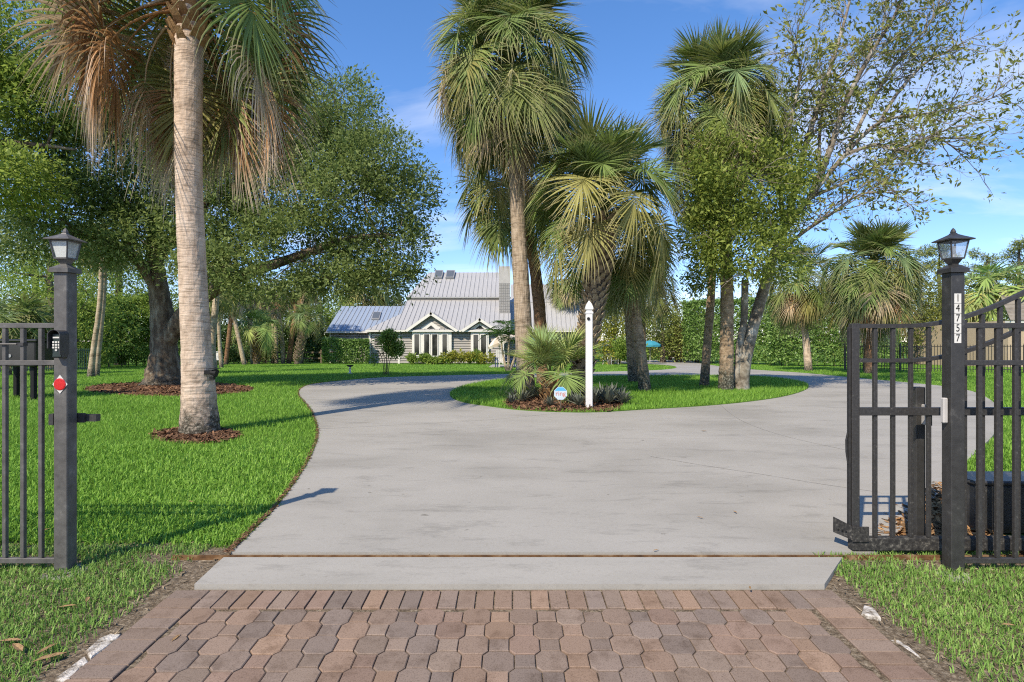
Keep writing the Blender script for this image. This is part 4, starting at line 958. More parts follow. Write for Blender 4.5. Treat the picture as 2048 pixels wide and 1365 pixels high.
palm('slim palm half hidden behind the leaning middle palm', [(1282,756),(1285,690),(1284,620),(1282,575)], 0, [15,14,13,13], M['bark_palm_moss'], 9, 20, 'mid', .95, {'rise': 4, 'out': 6, 'low': 6, 'hang': 5}, 'palms in the garden', tint=.7)
palm('dark slim palm, leftmost trunk of the right island group', [(1408,776),(1412,720),(1420,620),(1425,520),(1418,420),(1410,350)], 0, [20,17,16,15,15,15], M['bark_palm_moss'], 10, 26, 'mid', 1.0, {'rise': 3, 'out': 6, 'low': 7, 'hang': 6, 'drop': 4}, 'palms in the garden', tint=.75)
palm('tall stout palm in the middle of the right island group', [(1452,784),(1453,720),(1454,620),(1452,500),(1446,380),(1440,300),(1434,235)], 0, [32,27,25,24,22,21,21], M['bark_palm_moss'], 12, 84, 'hi', 1.14, {'spear': 3, 'fan': 10, 'up': 7, 'rise': 11, 'out': 13, 'low': 12, 'hang': 5, 'drop': 1}, 'palms in the garden', sides=18, dry=.05, crown_up=.35, nflow=2)
palm('palm with a shaggy skirt of fronds standing before the tall hedge', [(1617,742),(1613,690),(1607,640),(1602,568)], 0, [16,13.5,12,12], M['bark_palm'], 13, 52, 'mid', 1.28, {'fan': 3, 'up': 4, 'rise': 6, 'out': 8, 'low': 9, 'hang': 9, 'drop': 3, 'dead': 2}, 'palms in the garden', crown_up=.3, dry=.12)
palm('broad round palm seen behind the open gate', [(1738,748),(1741,690),(1745,640),(1746,560)], 0, [20,16,15,15], M['bark_palm_red'], 14, 90, 'mid', 1.38, {'spear': 2, 'fan': 8, 'up': 6, 'rise': 9, 'out': 10, 'low': 10, 'hang': 9, 'drop': 2, 'dead': 2}, 'palms in the garden', crown_up=.4, dry=.12)
palm('slim second trunk beside the broad palm behind the gate', [(1731,742),(1733,700),(1730,650),(1728,600)], 0, [11,10,9,9], M['bark_palm_red'], 15, 26, 'mid', 1.2, {'rise': 3, 'out': 5, 'low': 6, 'hang': 6, 'drop': 5, 'dead': 5}, 'palms in the garden')
palm('thin far palm whose skirt hangs before the right roof', [(1137,724),(1137,680),(1137,620),(1136,560)], 0, [11,9,8.5,8], M['bark_palm_far'], 16, 34, 'low', 1.5, {'up': 3, 'rise': 4, 'out': 5, 'low': 7, 'hang': 7, 'drop': 5}, 'palms in the garden')
# young palm in the bed and the small one behind the sign post
palm('short young palm with fan leaves in front of the island palms', [(1098,803),(1100,785),(1104,762)], 0, [24,27,24], M['bark_dark'], 17, 22, 'hi', .80, {'spear': 3, 'fan': 15, 'out': 4, 'low': 2}, 'palms in the garden', boot=(.0, 1.0, M['boot_orange'], .15, 1.5), name='young_palm', tint=1.45, crown_up=.1)
# slim grove left of the house
gro = [([(428,746),(425,690),(432,600),(438,510)], [14,12,12,11], 'pale palm trunk nearest the big lawn palm'), ([(443,736),(439,680),(437,620),(436,580)], [8,7,7,7], 'thin palm close behind the pale grove trunk'),
       ([(451,730),(457,680),(463,625),(466,585)], [9,8,8,8], 'reddish palm leaning right beside the white utility box'), ([(489,730),(478,680),(466,625),(458,585)], [9,8,8,8], 'palm leaning left, crossing the reddish grove palm'),
       ([(506,729),(503,680),(497,615),(494,575)], [9,9,8,8], 'straight grove palm behind the short green fan palm'), ([(545,727),(547,690),(546,632),(545,590)], [7,7,6,6], 'leftmost trunk of the tight grove trio'),
       ([(553,727),(552,690),(551,628),(551,585)], [8,8,7,7], 'middle trunk of the tight grove trio'), ([(566,728),(565,690),(558,628),(554,590)], [9,8,7,7], 'curved right trunk of the tight grove trio'),
       ([(577,728),(583,680),(590,630),(600,575)], [10,9,8,8], 'grove palm leaning strongly right with brown skirt'), ([(600,728),(606,680),(613,630),(618,570)], [8,7,7,6], 'tall slim grove palm nearest the house with straw skirt')]
for i, (pp, wpx, lab) in enumerate(gro):
    palm(lab, pp, 0, wpx, M['bark_palm_red'] if i in (2, 8) else M['bark_palm_far'], 30+i, 22, 'low', .95, {'up': 2, 'rise': 3, 'out': 4, 'low': 4, 'hang': 4, 'drop': 3, 'dead': 5 if i > 6 else 2}, 'slim palms of the grove left of the house', sides=10)
palm('short fan palm with bright leaves in the middle of the grove', [(513,729),(514,700),(516,664)], 0, [13,14,12], M['bark_dark'], 44, 22, 'mid', 1.25, {'up': 6, 'rise': 7, 'out': 6, 'low': 4}, 'slim palms of the grove left of the house', boot=(.05, 1, M['boot_orange'], .2, 1.4), tint=1.7)
palm('short shaggy palm with leaf bases at the right end of the grove', [(594,729),(602,690),(611,646)], 0, [12,15,14], M['bark_dark'], 45, 24, 'mid', 1.05, {'spear': 1, 'up': 7, 'rise': 8, 'out': 6, 'low': 3}, 'slim palms of the grove left of the house', boot=(.05, 1, M['boot'], .2, 1.4), tint=1.15)
# two trunks by the left hedge
palm('thin leaning palm before the left hedge, front one of two', [(181,754),(187,700),(200,600),(204,470)], 0, [14,10,9,8], M['bark_palm_far'], 50, 16, 'low', .9, {'rise': 4, 'out': 5, 'low': 5, 'hang': 3}, 'palms by the left hedge')
palm('thin palm before the left hedge, rear one of two', [(192,752),(197,700),(206,600),(212,480)], 0, [12,10,10,8], M['bark_palm_far'], 51, 14, 'low', .9, {'rise': 4, 'out': 5, 'low': 5, 'hang': 3}, 'palms by the left hedge')
# palms that rise beyond roofs and fences
def far_palm(label, px, py_top, Y, sc_, seed, mixx=None, tint=1.0, wpx=8):
    B = Vector(((px-CX)/F*Y, Y, g(Y))); t = W(px, py_top, Y); yb_ = CY - (B.z - H)/Y*F
    return palm(label, [(px, yb_), (px, (yb_+py_top)/2), (px, py_top)], Y, [wpx*1.2, wpx, wpx], M['bark_palm_far'], seed, 30, 'low', sc_, mixx or {'up': 4, 'rise': 5, 'out': 6, 'low': 6, 'hang': 6, 'drop': 3}, 'palms beyond the house', base=B, sides=8, tint=tint)
far_palm('palm rising over the left wing roof', 728, 590, 62, 2.0, 60, tint=1.15); far_palm('darker palm rising close to the right of it behind the wing roof', 772, 598, 64, 1.7, 61, tint=.75)
far_palm('small palm behind the left fence, leftmost of two', 18, 660, 24, 1.0, 62, {'up': 3, 'rise': 4, 'out': 5, 'low': 5}); far_palm('small palm behind the left fence, beside the keypad', 66, 655, 25, 1.0, 63, {'up': 3, 'rise': 4, 'out': 5, 'low': 5})
far_palm('yellowish palm in front of the neighbouring roof', 1995, 600, 40, 1.9, 64, {'up': 4, 'rise': 6, 'out': 6, 'low': 4}, 1.7, 9)

# ------------------------------------------------------------------ broadleaf trees
def E(px, py, Y, rx, ry, rz, B): p = W(px, py, Y) - B; return (p.x, p.y, p.z, rx, ry, rz)
Bo = G(328, 770)
ells = [E(690,240,19,1.5,1.5,1.5,Bo), E(610,270,18.5,1.7,1.8,1.7,Bo), E(740,330,18.5,1.6,1.8,1.4,Bo), E(810,400,18.5,1.0,1.5,1.3,Bo), E(680,400,17.5,1.9,2,1.7,Bo), E(800,500,18,1.05,1.5,1.2,Bo),
        E(560,380,17.5,1.9,2,1.7,Bo), E(470,300,18,2,2,1.8,Bo), E(600,500,17,1.7,1.8,1.2,Bo), E(480,490,17,1.6,1.8,1.3,Bo), E(720,520,17.5,1.3,1.6,.95,Bo), E(330,250,18,2.1,2,1.9,Bo),
        E(230,330,17,1.9,2,1.8,Bo), E(150,430,16.5,1.9,2,1.5,Bo), E(270,470,17,1.6,1.8,1.3,Bo), E(60,470,17,1.3,1.4,.9,Bo), E(390,420,17,1.6,2,1.6,Bo), E(820,560,18.5,.6,1,.5,Bo), E(560,220,19,1.6,1.6,1.5,Bo), E(770,560,17.8,.9,1.2,.55,Bo), E(660,560,16.8,1.2,1.4,.55,Bo), E(540,565,16.2,1.2,1.4,.6,Bo), E(430,540,16,1.2,1.4,.7,Bo), E(110,330,17.5,1.3,1.4,1.1,Bo)]
tree('oak_tree', 'big oak with flared trunk and wide dark crown on the left lawn', Bo, [Vector((0,0,-.1)), W(327,750,Bo.y)-Bo, W(328,700,Bo.y)-Bo, W(325,640,Bo.y)-Bo, W(318,580,Bo.y)-Bo, W(310,520,Bo.y)-Bo, W(312,420,Bo.y)-Bo, W(325,310,Bo.y)-Bo],
     [.80,.52,.38,.34,.28,.23,.17,.09], ells, 185000, .108, M['leaf_oak'], M['bark_oak'], 21, twig=.20, per=44, gap=.30, shell=.35, nbr=150, sides=18,
     limbs=[([W(330,690,Bo.y)-Bo, W(368,630,Bo.y-.3)-Bo, W(430,578,Bo.y-.6)-Bo, W(500,545,Bo.y-.8)-Bo, W(590,515,Bo.y-.6)-Bo, W(690,480,Bo.y-.8)-Bo, W(780,470,Bo.y-.5)-Bo], .30, .05),
            ([W(318,590,Bo.y)-Bo, W(270,520,Bo.y-.5)-Bo, W(180,470,Bo.y-1)-Bo, W(80,480,Bo.y-1.5)-Bo], .18, .04), ([W(312,520,Bo.y)-Bo, W(420,400,Bo.y)-Bo, W(560,320,Bo.y)-Bo, W(680,260,Bo.y+.4)-Bo], .2, .04)])
Bf = Vector(((-160-CX)/F*15, 15, g(15)))
tree('oak_tree', 'light green oak whose branches reach in from the left edge', Bf, [Vector((0,0,-.1)), Vector((.1,0,2.2)), Vector((.5,0,4.5)), Vector((1.0,.2,7))], [.40,.30,.24,.12],
     [E(40,90,15.5,1.6,1.8,1.3,Bf), E(110,210,15.5,1.3,1.6,.9,Bf), E(-60,200,15,1.6,1.8,1.5,Bf), E(10,360,14.2,1.2,1.3,.8,Bf), E(170,40,16.5,1.2,1.5,1.2,Bf)],
     52000, .11, M['leaf_oak_light'], M['bark_oak'], 22, twig=.20, per=40, gap=.28, shell=.35, nbr=60,
     limbs=[([Vector((.5,0,4.5)), W(-40,300,15)-Bf, W(60,290,15)-Bf, W(150,300,15.3)-Bf], .14, .03)])

# open tree leaning right at the island's edge: limbs grown twig by twig
def open_tree():
    r = random.Random(77); B = G(1481, 783); Y = B.y; e = empty('open_tree', B, 'open leafy tree with pale leaning trunk at the right of the island', 'tree')
    def L(l, dys=0): return [W(a, b, Y + dys*i/len(l)) - B for i, (a, b) in enumerate(l)]
    tb = MB(); ends = []
    mains = [([(1481,786),(1487,740),(1497,690),(1510,640),(1526,585),(1545,520),(1570,460),(1620,395),(1690,310),(1760,245),(1850,228),(1930,212),(2012,188)], .30, .012, 0),
             ([(1570,460),(1590,380),(1612,290),(1640,200),(1672,100),(1700,0),(1712,-70)], .10, .01, 1.2), ([(1620,395),(1660,300),(1690,210),(1740,110),(1790,30),(1810,-40)], .09, .01, -1.0),
             ([(1690,310),(1750,290),(1800,300),(1860,275),(1900,290)], .05, .008, -1.2), ([(1760,245),(1800,180),(1860,120),(1930,95)], .045, .008, 1), ([(1545,520),(1600,470),(1660,430),(1720,390),(1790,385)], .06, .008, -1.5),
             ([(1570,460),(1560,360),(1580,250),(1600,150),(1590,90)], .07, .008, -1), ([(1620,395),(1680,370),(1740,340),(1790,318)], .05, .008, 1), ([(1690,310),(1740,210),(1790,130),(1850,60),(1880,10)], .05, .008, .4), ([(1640,370),(1640,260),(1660,180),(1720,100)], .05, .008, 1.8)]
    def leafs(p, d, n): 
        for _ in range(n): ends.append((p + Vector((r.gauss(0,.065), r.gauss(0,.065), r.gauss(0,.06))), d))
    def grow(p, d, ln, rad, dep):
        pts = [p]; q = p.copy(); dd = d.copy()
        for _ in range(4):
            dd = (dd + Vector((r.gauss(0,.22), r.gauss(0,.22), r.gauss(0,.16)))).normalized(); q = q + dd*ln/4; pts.append(q.copy())
        tb.tube(pts, [rad*(1-.17*i) for i in range(5)], 4 if dep > 0 else 5, False)
        if dep >= 2:
            leafs(q, dd, 5 if q.z > 5.5 or r.random() < .4 else 2)
            if r.random() < .5: leafs(pts[2], dd, 2)
            return
        for i in range(1, 5):
            if r.random() < .85: grow(pts[i], (dd + Vector((r.gauss(0,.6), r.gauss(0,.6), r.gauss(.08,.45)))).normalized(), ln*r.uniform(.45,.7), rad*.5, dep+1)
    for i, (l, r0, r1, dys) in enumerate(mains):
        P = catmull(L(l, dys), 5); n = len(P); R = [r0*(1-j/(n-1))**.8 + r1 for j in range(n)]
        if i == 0: R = [float(x) for x in np.interp(np.linspace(0,1,n), [0,.05,.12,.3,.45,.6,.75,1], [.25,.19,.165,.15,.12,.07,.04,.01])]
        tb.tube(P, R, 12 if i == 0 else 6)
        for j in range(int(n*(.5 if i == 0 else .25)), n):
            for _ in range(2 if j % 2 else 1):
                d = (P[min(j+1, n-1)] - P[j-1]).normalized(); dv = (d + Vector((r.gauss(0,.7), r.gauss(0,.7), r.gauss(.15,.5)))).normalized()
                grow(P[j], dv, r.uniform(.6, 1.35)*(1 if i else 1.05), .018, 0 if r.random() < .75 else 1)
    # bare grey twigs and a second stem low down
    tb.tube(catmull(L([(1474,768),(1478,700),(1488,640),(1490,560)]), 5), [.13]*3 + [.10]*20, 8)
    for _ in range(26):
        a = W(r.uniform(1420,1600), r.uniform(300,560), Y - r.uniform(.6,1.6)) - B
        grow(a, Vector((r.gauss(0,1), r.gauss(0,.3), r.gauss(.2,.6))).normalized(), r.uniform(.7,1.3), .014, 2 if False else 1)
    tb.obj('trunk', M['bark_lichen'], e, smooth=True)
    rr = np.random.default_rng(5); p = np.array([v[0] for v in ends]); d = np.array([v[1] for v in ends])
    V, Q = leaf_quads(p, .125, rr, .40, .2, dirs=d*1.0); link('crown', mesh_np('crown', V, Q), M['leaf_olive'], e)
    el = [E(1425,330,Y-1.4,.7,.6,.9,B), E(1450,390,Y-1.3,1.0,.8,1.2,B), E(1500,300,Y,1.1,.9,1.0,B), E(1480,500,Y-1.3,1.2,.9,.75,B), E(1540,420,Y-.9,.8,.8,1.0,B), E(1410,470,Y-1.0,.6,.7,.9,B), E(1560,520,Y-.9,.7,.7,.6,B), E(1520,360,Y-1.2,.8,.7,.9,B), E(1540,230,Y+.3,.8,.7,.8,B), E(1400,560,Y,.35,.5,.35,B)]
    p, c, d = crown_points(el + [E(1590,330,Y-.6,.7,.6,.8,B), E(1480,230,Y-.8,.6,.5,.6,B)], 40000, rr, .14, 20, .45, .42, freq=2.1, seed=9)
    V, Q = leaf_quads(p, .10, rr, .40, .3, dirs=d*.5); link('lower_crown', mesh_np('lower_crown', V, Q), M['leaf_vine'], e)
open_tree()

# trees and hedges behind
def bg_tree(name, label, px, top, Y, half, nleaf, lmat, seed, lsize=.2, base_f=.25, group='background trees', lobes=7, gap=.12):
    """a free standing tree: crown from lobes between its top and base_f of its height"""
    r = random.Random(seed); B = Vector(((px-CX)/F*Y, Y, g(Y))); h = W(px, top, Y).z - B.z; rx = half*Y/F
    el = []
    for i in range(lobes):
        f = (i+.5)/lobes; zz = h*(base_f + (1-base_f)*.88*f); w = rx*math.sin(math.pi*(.18+.72*f))
        for s_ in (-1, 1) if f < .8 else (0,): el.append((s_*w*.5 + r.uniform(-.2,.2)*rx, r.uniform(-.4,.4)*rx, zz, w*.58+.2, w*.6+.2, h*(1-base_f)*.16+.2))
    tree(name, label, B, [Vector((0,0,-.2)), Vector((r.uniform(-.2,.2),0,h*.3)), Vector((r.uniform(-.4,.4),0,h*.6)), Vector((0,0,h*.85))], [h*.035+.05, h*.026+.03, h*.018, .04], el, nleaf, lsize, lmat, M['bark_dark'], seed, group, twig=.32, per=20, gap=gap, nbr=16, sides=8)
bl = [('dense dark tree behind the grove, far left', 420, 500, 55, 100, 'leaf_oak', 9000), ('dark tree behind the middle of the grove', 520, 530, 57, 95, 'leaf_dark', 9000), ('mid green tree behind the right end of the grove', 640, 560, 56, 70, 'leaf_bright', 9000),
      ('green tree behind the left wing of the house', 700, 560, 66, 70, 'leaf_oak_light', 7000), ('dark tree between the grove and the wing roof', 590, 585, 54, 75, 'leaf_dark', 7000),
      ('tall tree filling the far left corner', 60, 450, 38, 140, 'leaf_oak_light', 16000), ('pale green tree above the green fence at far left', 110, 430, 31, 130, 'leaf_oak_light', 14000), ('rounded tree behind the left hedge', 240, 440, 42, 120, 'leaf_oak_light', 18000),
      ('yellow green tree right of the house roof', 1222, 588, 44, 42, 'leaf_yellow', 6000), ('feathery olive tree left of the tall hedge', 1325, 583, 50, 66, 'leaf_pine', 9000), ('small red leaved tree against the tall hedge end', 1352, 640, 52, 16, 'leaf_red', 2500),
      ('light olive tree above the tall hedge', 1395, 578, 52, 48, 'leaf_olive', 6000), ('broad olive tree behind the round gate palm', 1838, 500, 44, 90, 'leaf_olive', 12000), ('grey green tree between post and pines', 1900, 540, 48, 80, 'leaf_olive', 9000),
      ('bushy tree filling the gap behind the hedge', 1560, 560, 54, 80, 'leaf_olive', 8000), ('green tree beyond the far right fence', 1960, 560, 52, 70, 'leaf_bright', 8000), ('low tree behind the hedge end of the lawn', 1690, 575, 52, 80, 'leaf_olive', 8000)]
for i, (lab, px, top, Y, half, lm, nl) in enumerate(bl): bg_tree('garden_tree', lab, px, top, Y, half, nl, M[lm], 100+i, lsize=.17 + .0025*(Y-36), base_f=.12)
def pine(label, px, top, Y, seed, puffs):
    r = random.Random(seed); B = Vector(((px-CX)/F*Y, Y, g(Y))); h = W(px, top, Y).z - B.z
    el = [E(a, b, Y + r.uniform(-.8,.8), w*Y/F, w*Y/F*.8, hh*Y/F, B) for a, b, w, hh in puffs]
    tree('pine_tree', label, B, [Vector((0,0,-.2)), Vector((.1,0,h*.4)), Vector((-.1,0,h*.75)), Vector((0,0,h*.98))], [.22,.18,.12,.03], el, 4200, .22, M['leaf_pine'], M['bark_dark'], seed, 'pines beyond the right fence', twig=.16, per=18, gap=.05, nbr=12, sides=8, shell=.2, aspect=.22)
pine('pine with tufted crown left of the number post lantern', 1880, 492, 50, 201, [(1850,505,16,8),(1880,500,18,9),(1900,520,16,9),(1866,530,14,8),(1892,548,16,9)])
pine('pine with layered tufts right of the number post', 1975, 515, 52, 202, [(1955,508,16,9),(1985,522,22,11),(1960,545,18,10),(2000,548,18,9),(1975,570,20,10),(1940,535,12,7)])
pine('taller pine cut by the right picture edge', 2040, 478, 46, 203, [(2046,490,20,11),(2025,508,16,8),(2050,530,24,11),(2030,556,18,9),(2052,572,18,9)])
# far wood closing the horizon: reads as one mass
def far_wood():
    r = np.random.default_rng(88); el = []; m = MB()
    for i in range(34):
        px = -320 + i*82 + r.uniform(-30, 30); Y = 84 + r.uniform(0, 18); top = 588 + r.uniform(0, 36); zt = W(0, top, Y).z; X = (px-CX)/F*Y
        m.tube([(X, Y, g(Y)-.2), (X, Y, zt*.6)], [.25, .12], 6)
        for q in range(4): el.append((X + r.uniform(-2.5, 2.5), Y + r.uniform(-2, 2), g(Y) + (zt-g(Y))*(.25+.2*q), 3.4, 2.5, (zt-g(Y))*.2))
    p, c, d = crown_points(el, 60000, r, .5, 20, .3, .1, .4, 88); V, Q = leaf_quads(p, .45, r, .45, .3, dirs=d*.5)
    o = tag(link('far_wood', mesh_np('far_wood', V, Q), M['leaf_olive']), 'distant wood along the horizon behind the garden', 'wood', None, 'stuff')
    m.obj('trunks', M['bark_dark'], o)['kind'] = 'stuff'
far_wood()
hedge('tall_hedge', 'tall clipped hedge along the right side lawn', (G(1365,727), G(1560,731)), W(0,606,38).z - g(38) + .9, 1.6, 26000, .17, M['leaf_hedge'], 401, 'tall hedge blocks')
hedge('tall_hedge', 'darker tall hedge block behind the skirted palm', (G(1540,733), G(1800,735)), 4.0, 1.6, 24000, .16, M['leaf_hedge'], 402, 'tall hedge blocks')
hedge('low_hedge', 'low clipped hedge beside the small white gate', (G(1292,720), G(1345,720.5)), 1.35, 1.0, 5000, .15, M['leaf_hedge'], 403, 'low hedges')
hedge('low_hedge', 'boxy clipped hedge in front of the left wing', (G(645,728.5), G(737,728)), 2.0, 1.5, 14000, .13, M['leaf_hedge'], 404, 'low hedges')
hedge('left_hedge', 'tall loose hedge on the left boundary with bare stems', (G(205,735), G(320,733)), 4.6, 1.8, 20000, .15, M['leaf_bright'], 405, 'left boundary hedges', puff=.5)
hedge('left_hedge', 'loose hedge behind the left post and green fence', (G(60,738), G(212,737)), 4.0, 1.8, 18000, .15, M['leaf_bright'], 406, 'left boundary hedges', puff=.5)
hedge('dark_shrub_row', 'dark shrub row under the grove palms', (Vector((-31,50,0)), Vector((-17.5,52,0))), 3.2, 1.6, 15000, .21, M['leaf_dark'], 407, cat='shrubs', puff=.5)

# ------------------------------------------------------------------ shrubs and small plants
def shrub(name, label, B, w, h, n, lsize, lmat, seed, group=None, cat='shrub'):
    r = np.random.default_rng(seed); e = empty(name, B, label, cat, group); k = 5
    el = [(r.uniform(-.5,.5)*w, r.uniform(-.3,.3)*w, h*r.uniform(.4,.75), w*.42, w*.4, h*.30) for _ in range(k)]
    p, c, d = crown_points(el, n, r, .07*max(w, .6), 10, .3, .1, 2.0, seed); p = p[p[:, 2] > .03]; d = d[:len(p)]
    V, Q = leaf_quads(p, lsize, r, .42, .4, dirs=d*.8); link('foliage', mesh_np('foliage', V, Q), lmat, e)
    m = MB()
    for q in el: m.tube([Vector((q[0]*.2, q[1]*.2, -.03)), Vector((q[0]*.6, q[1]*.6, q[2]*.6)), Vector(q[:3])], [.025,.018,.008], 5)
    tag(m.obj('stems', M['bark_dark'], e), kind='stuff'); return e
fs = [(826,'first shrub from the left under the wide gable'), (846,'second shrub from the left under the wide gable'), (866,'third shrub from the left, under the gable doors'), (884,'fourth shrub from the left, under the right pane'),
      (899,'yellowish shrub at the right end of the wide gable'), (915,'big yellowish shrub between the two gables'), (939,'tall shrub left of the narrow gable doors'), (957,'bushy shrub before the narrow gable doors'), (974,'last yellowish shrub before the cream umbrella')]
for i, (px, lab) in enumerate(fs):
    B = G(px, 729.5); shrub('garden_shrub', lab, B, .75 + .3*(i % 3 == 2), [.75,.8,.6,.6,.95,1.05,1.0,1.05,.85][i], 900, .17, M['leaf_yellow'] if i in (4,5,6,8) else M['leaf_bright'], 500+i, 'shrubs along the house front')
sm = [(1150,715,1.6,2.4,'leaf_oak','round shrub behind the white sign post'), (1080,712,2.4,1.8,'leaf_dark','dark shrub at the porch behind the red trunk'), (1265,735,1.5,1.8,'leaf_bright','leafy shrub at the drive behind the middle palms'), (1240,727,1.6,2.0,'leaf_dark','dark shrub beside the white garden chairs'),
      (1335,712,2.2,3.2,'leaf_olive','olive shrub behind the low hedge'), (632,722,1.8,2.2,'leaf_bright','bright shrub at the left end of the boxy hedge'), (530,727,1.6,1.7,'leaf_oak','spiky green plant under the grove trio'), (470,728,1.8,1.4,'leaf_dark','dark shrub between the leaning grove palms')]
for i, (px, py, w, h, lm, lab) in enumerate(sm): shrub('garden_shrub', lab, G(px, py+13 if py < 720 else py), w, h, 2600, .16, M[lm], 520+i, 'shrubs about the garden')
# multi stemmed small tree on the house lawn
Bm = G(772, 750); hm = (750-664)*Bm.y/F
tree('small_tree', 'small multi-stemmed round tree on the lawn before the house', Bm, [Vector((0,0,-.05)), Vector((.02,0,hm*.3)), Vector((.03,0,hm*.7))], [.022,.018,.012],
     [E(774,688,Bm.y,.40,.4,.36,Bm), E(758,704,Bm.y,.26,.3,.22,Bm), E(791,700,Bm.y,.26,.3,.26,Bm), E(772,716,Bm.y,.40,.4,.16,Bm), E(780,672,Bm.y,.28,.3,.2,Bm), E(752,716,Bm.y,.2,.2,.14,Bm)], 4600, .11, M['leaf_bright'], M['bark_dark'], 540, twig=.10, per=12, gap=.3, nbr=20,
     limbs=[([Vector((s_*.05,0,-.05)), Vector((s_*.10,0,hm*.35)), Vector((s_*.24,0,hm*.62))], .018, .010) for s_ in (-1.6, -.7, .9, 1.8)])
# feathery clump palm by the patio
def clump_palm():
    B = G(1016, 742.5); e = empty('clump_palm', B, 'small feathery three-stemmed palm by the patio', 'palm tree'); r = random.Random(3)
    if 'pin' not in boot_me:
        V = []; Fc = []; tip = []
        for i in range(16):
            t = i/15; c = np.array([t*1.0, 0, .45*math.sin(t*2.4) - .55*t*t]); 
            for s_ in (-1, 1):
                L_ = .42*math.sin(math.pi*(.12+.8*t)); d = np.array([.35, s_*.85, -.35]); b = len(V)
                V += [c, c + d*L_*.5 + np.array([.022,0,0]), c + d*L_, c + d*L_*.5 - np.array([.022,0,0])]; tip += [0,.3,.6,.3]; Fc.append((b, b+1, b+2, b+3))
        b = len(V)
        for i in range(6):
            t = i/5; c = np.array([t, 0, .45*math.sin(t*2.4) - .55*t*t]); V += [c + [0,-.012,0], c + [0,.012,0]]; tip += [0, 0]
        for i in range(5): Fc.append((b+2*i, b+2*i+1, b+2*i+3, b+2*i+2))
        me = mesh_np('frond', V, Fc, attrs={'tip': tip}); me.materials.append(M['frond']); boot_me['pin'] = me
    for k_, (dx_, h) in enumerate(((-.35, 1.55), (.05, 1.9), (.5, 1.45))):
        top = Vector((dx_, .1*k_-.1, h)); MB().tube([Vector((dx_*.2, 0, -.05)), Vector((dx_*.7, 0, h*.5)), top], [.07,.055,.04], 8).obj('stem', M['bark_palm_far'], e)
        for i in range(10):
            o = link('frond', boot_me['pin'], None, e, top, (r.uniform(-.3,.3), -r.uniform(-.3, .9), i*2.4 + k_), r.uniform(.85, 1.25)); o.color = (.075, .15, .03, 1)
clump_palm()
# bromeliads in the bed
def rosette(n, L, w, arch_, seed):
    r = np.random.default_rng(seed); V = []; Fc = []
    for i in range(n):
        an = i*2.39996 + r.normal(0, .1); el_ = math.radians(25 + 55*(i/n) + r.normal(0, 5)); d = np.array([math.cos(an), math.sin(an), 0]); s = np.array([-d[1], d[0], 0]); l_ = L*r.uniform(.7, 1.1)
        b = len(V)
        for j_, t in enumerate((0, .35, .7, 1)):
            c = d*l_*t*math.cos(el_) + np.array([0, 0, 1])*(l_*t*math.sin(el_) - arch_*l_*t*t); ww = w*(1, 1, .7, .08)[j_]; V += [c - s*ww, c + np.array([0,0,-.25*ww]), c + s*ww]
        for j_ in range(3): o = b+3*j_; Fc += [(o, o+1, o+4, o+3), (o+1, o+2, o+5, o+4)]
    return mesh_np('rosette', V, Fc)
ros = [rosette(34, .40, .024, .20, s) for s in (1, 2, 3)]
for m_ in ros: m_.materials.append(M['leaf_purple'])
bro = [(1032,800,1.0,'leftmost dark bromeliad at the foot of the tallest palm'), (1046,803,.9,'dark bromeliad in front of the tallest palm'), (1066,796,1.0,'dark bromeliad between the tallest palm and the young palm'), (1128,800,1.0,'dark bromeliad behind the blue octagon sign'),
       (1142,806,.9,'bromeliad right of the blue octagon sign'), (1158,812,.95,'bromeliad just left of the white sign post'), (1190,806,1.2,'dark bromeliad just right of the white sign post'), (1204,800,1.2,'second dark bromeliad right of the sign post'),
       (1216,808,1.3,'front dark bromeliad of the right clump'), (1226,799,1.2,'rear dark bromeliad of the right clump'), (1238,804,1.2,'second last dark bromeliad toward the lawn'), (1248,808,1.0,'rightmost dark bromeliad beside the island lawn'), (1100,812,.7,'small bromeliad before the young palm'), (1022,806,.7,'small dark bromeliad at the left mulch edge')]
for i, (px, py, s_, lab) in enumerate(bro):
    B = G(px, py, DOFF+.03); e = empty('bromeliad', B, lab, 'bromeliad', 'bromeliads in the island bed'); link('rosette', ros[i % 3], None, e, (0,0,0), (0,0,i*1.1), s_)

# ------------------------------------------------------------------ signs and fittings
Bs = G(1178, 817, DOFF); sp_ = empty('sign_post', Bs, 'tall white vinyl sign post with pointed cap and black bolt', 'post'); w_ = .064; hs_ = W(0, 628, Bs.y).z - Bs.z
box('shaft', M['white_vinyl'], sp_, -w_, w_, -w_, w_, -.05, hs_, .008)
cp = MB(); lev = [(w_+.010, hs_+.0005), (w_+.010, hs_+.035), (w_-.008, hs_+.045), (w_-.008, hs_+.075), (w_+.012, hs_+.085), (w_+.012, hs_+.11), (.05, hs_+.19), (.004, hs_+.26)]
cp.add([(sx*w, sy*w, z) for w, z in lev for sx, sy in ((-1,-1),(1,-1),(1,1),(-1,1))], [[3,2,1,0],[28,29,30,31]] + [[i*4+k_, i*4+(k_+1) % 4, i*4+4+(k_+1) % 4, i*4+4+k_] for i in range(7) for k_ in range(4)])
cp.obj('cap', M['white_vinyl'], sp_)
MB().tube([(-.02,-w_-.001,hs_-.10),(-.02,-w_-.02,hs_-.10)], .030, 14).obj('bolt', M['ink'], sp_)
Bq = G(1121, 820, DOFF); sg = empty('yard_sign', Bq, 'small blue and white octagonal security sign on a stake', 'sign'); Rs = .135; zc = W(0, 787, Bq.y).z - Bq.z
box('stake', M['bark_dark'], sg, -.012, .012, 0, .016, -.05, zc)
octo = [(Rs*math.cos(math.pi/8+i*math.pi/4), -.004, zc + Rs*math.sin(math.pi/8+i*math.pi/4)) for i in range(8)]
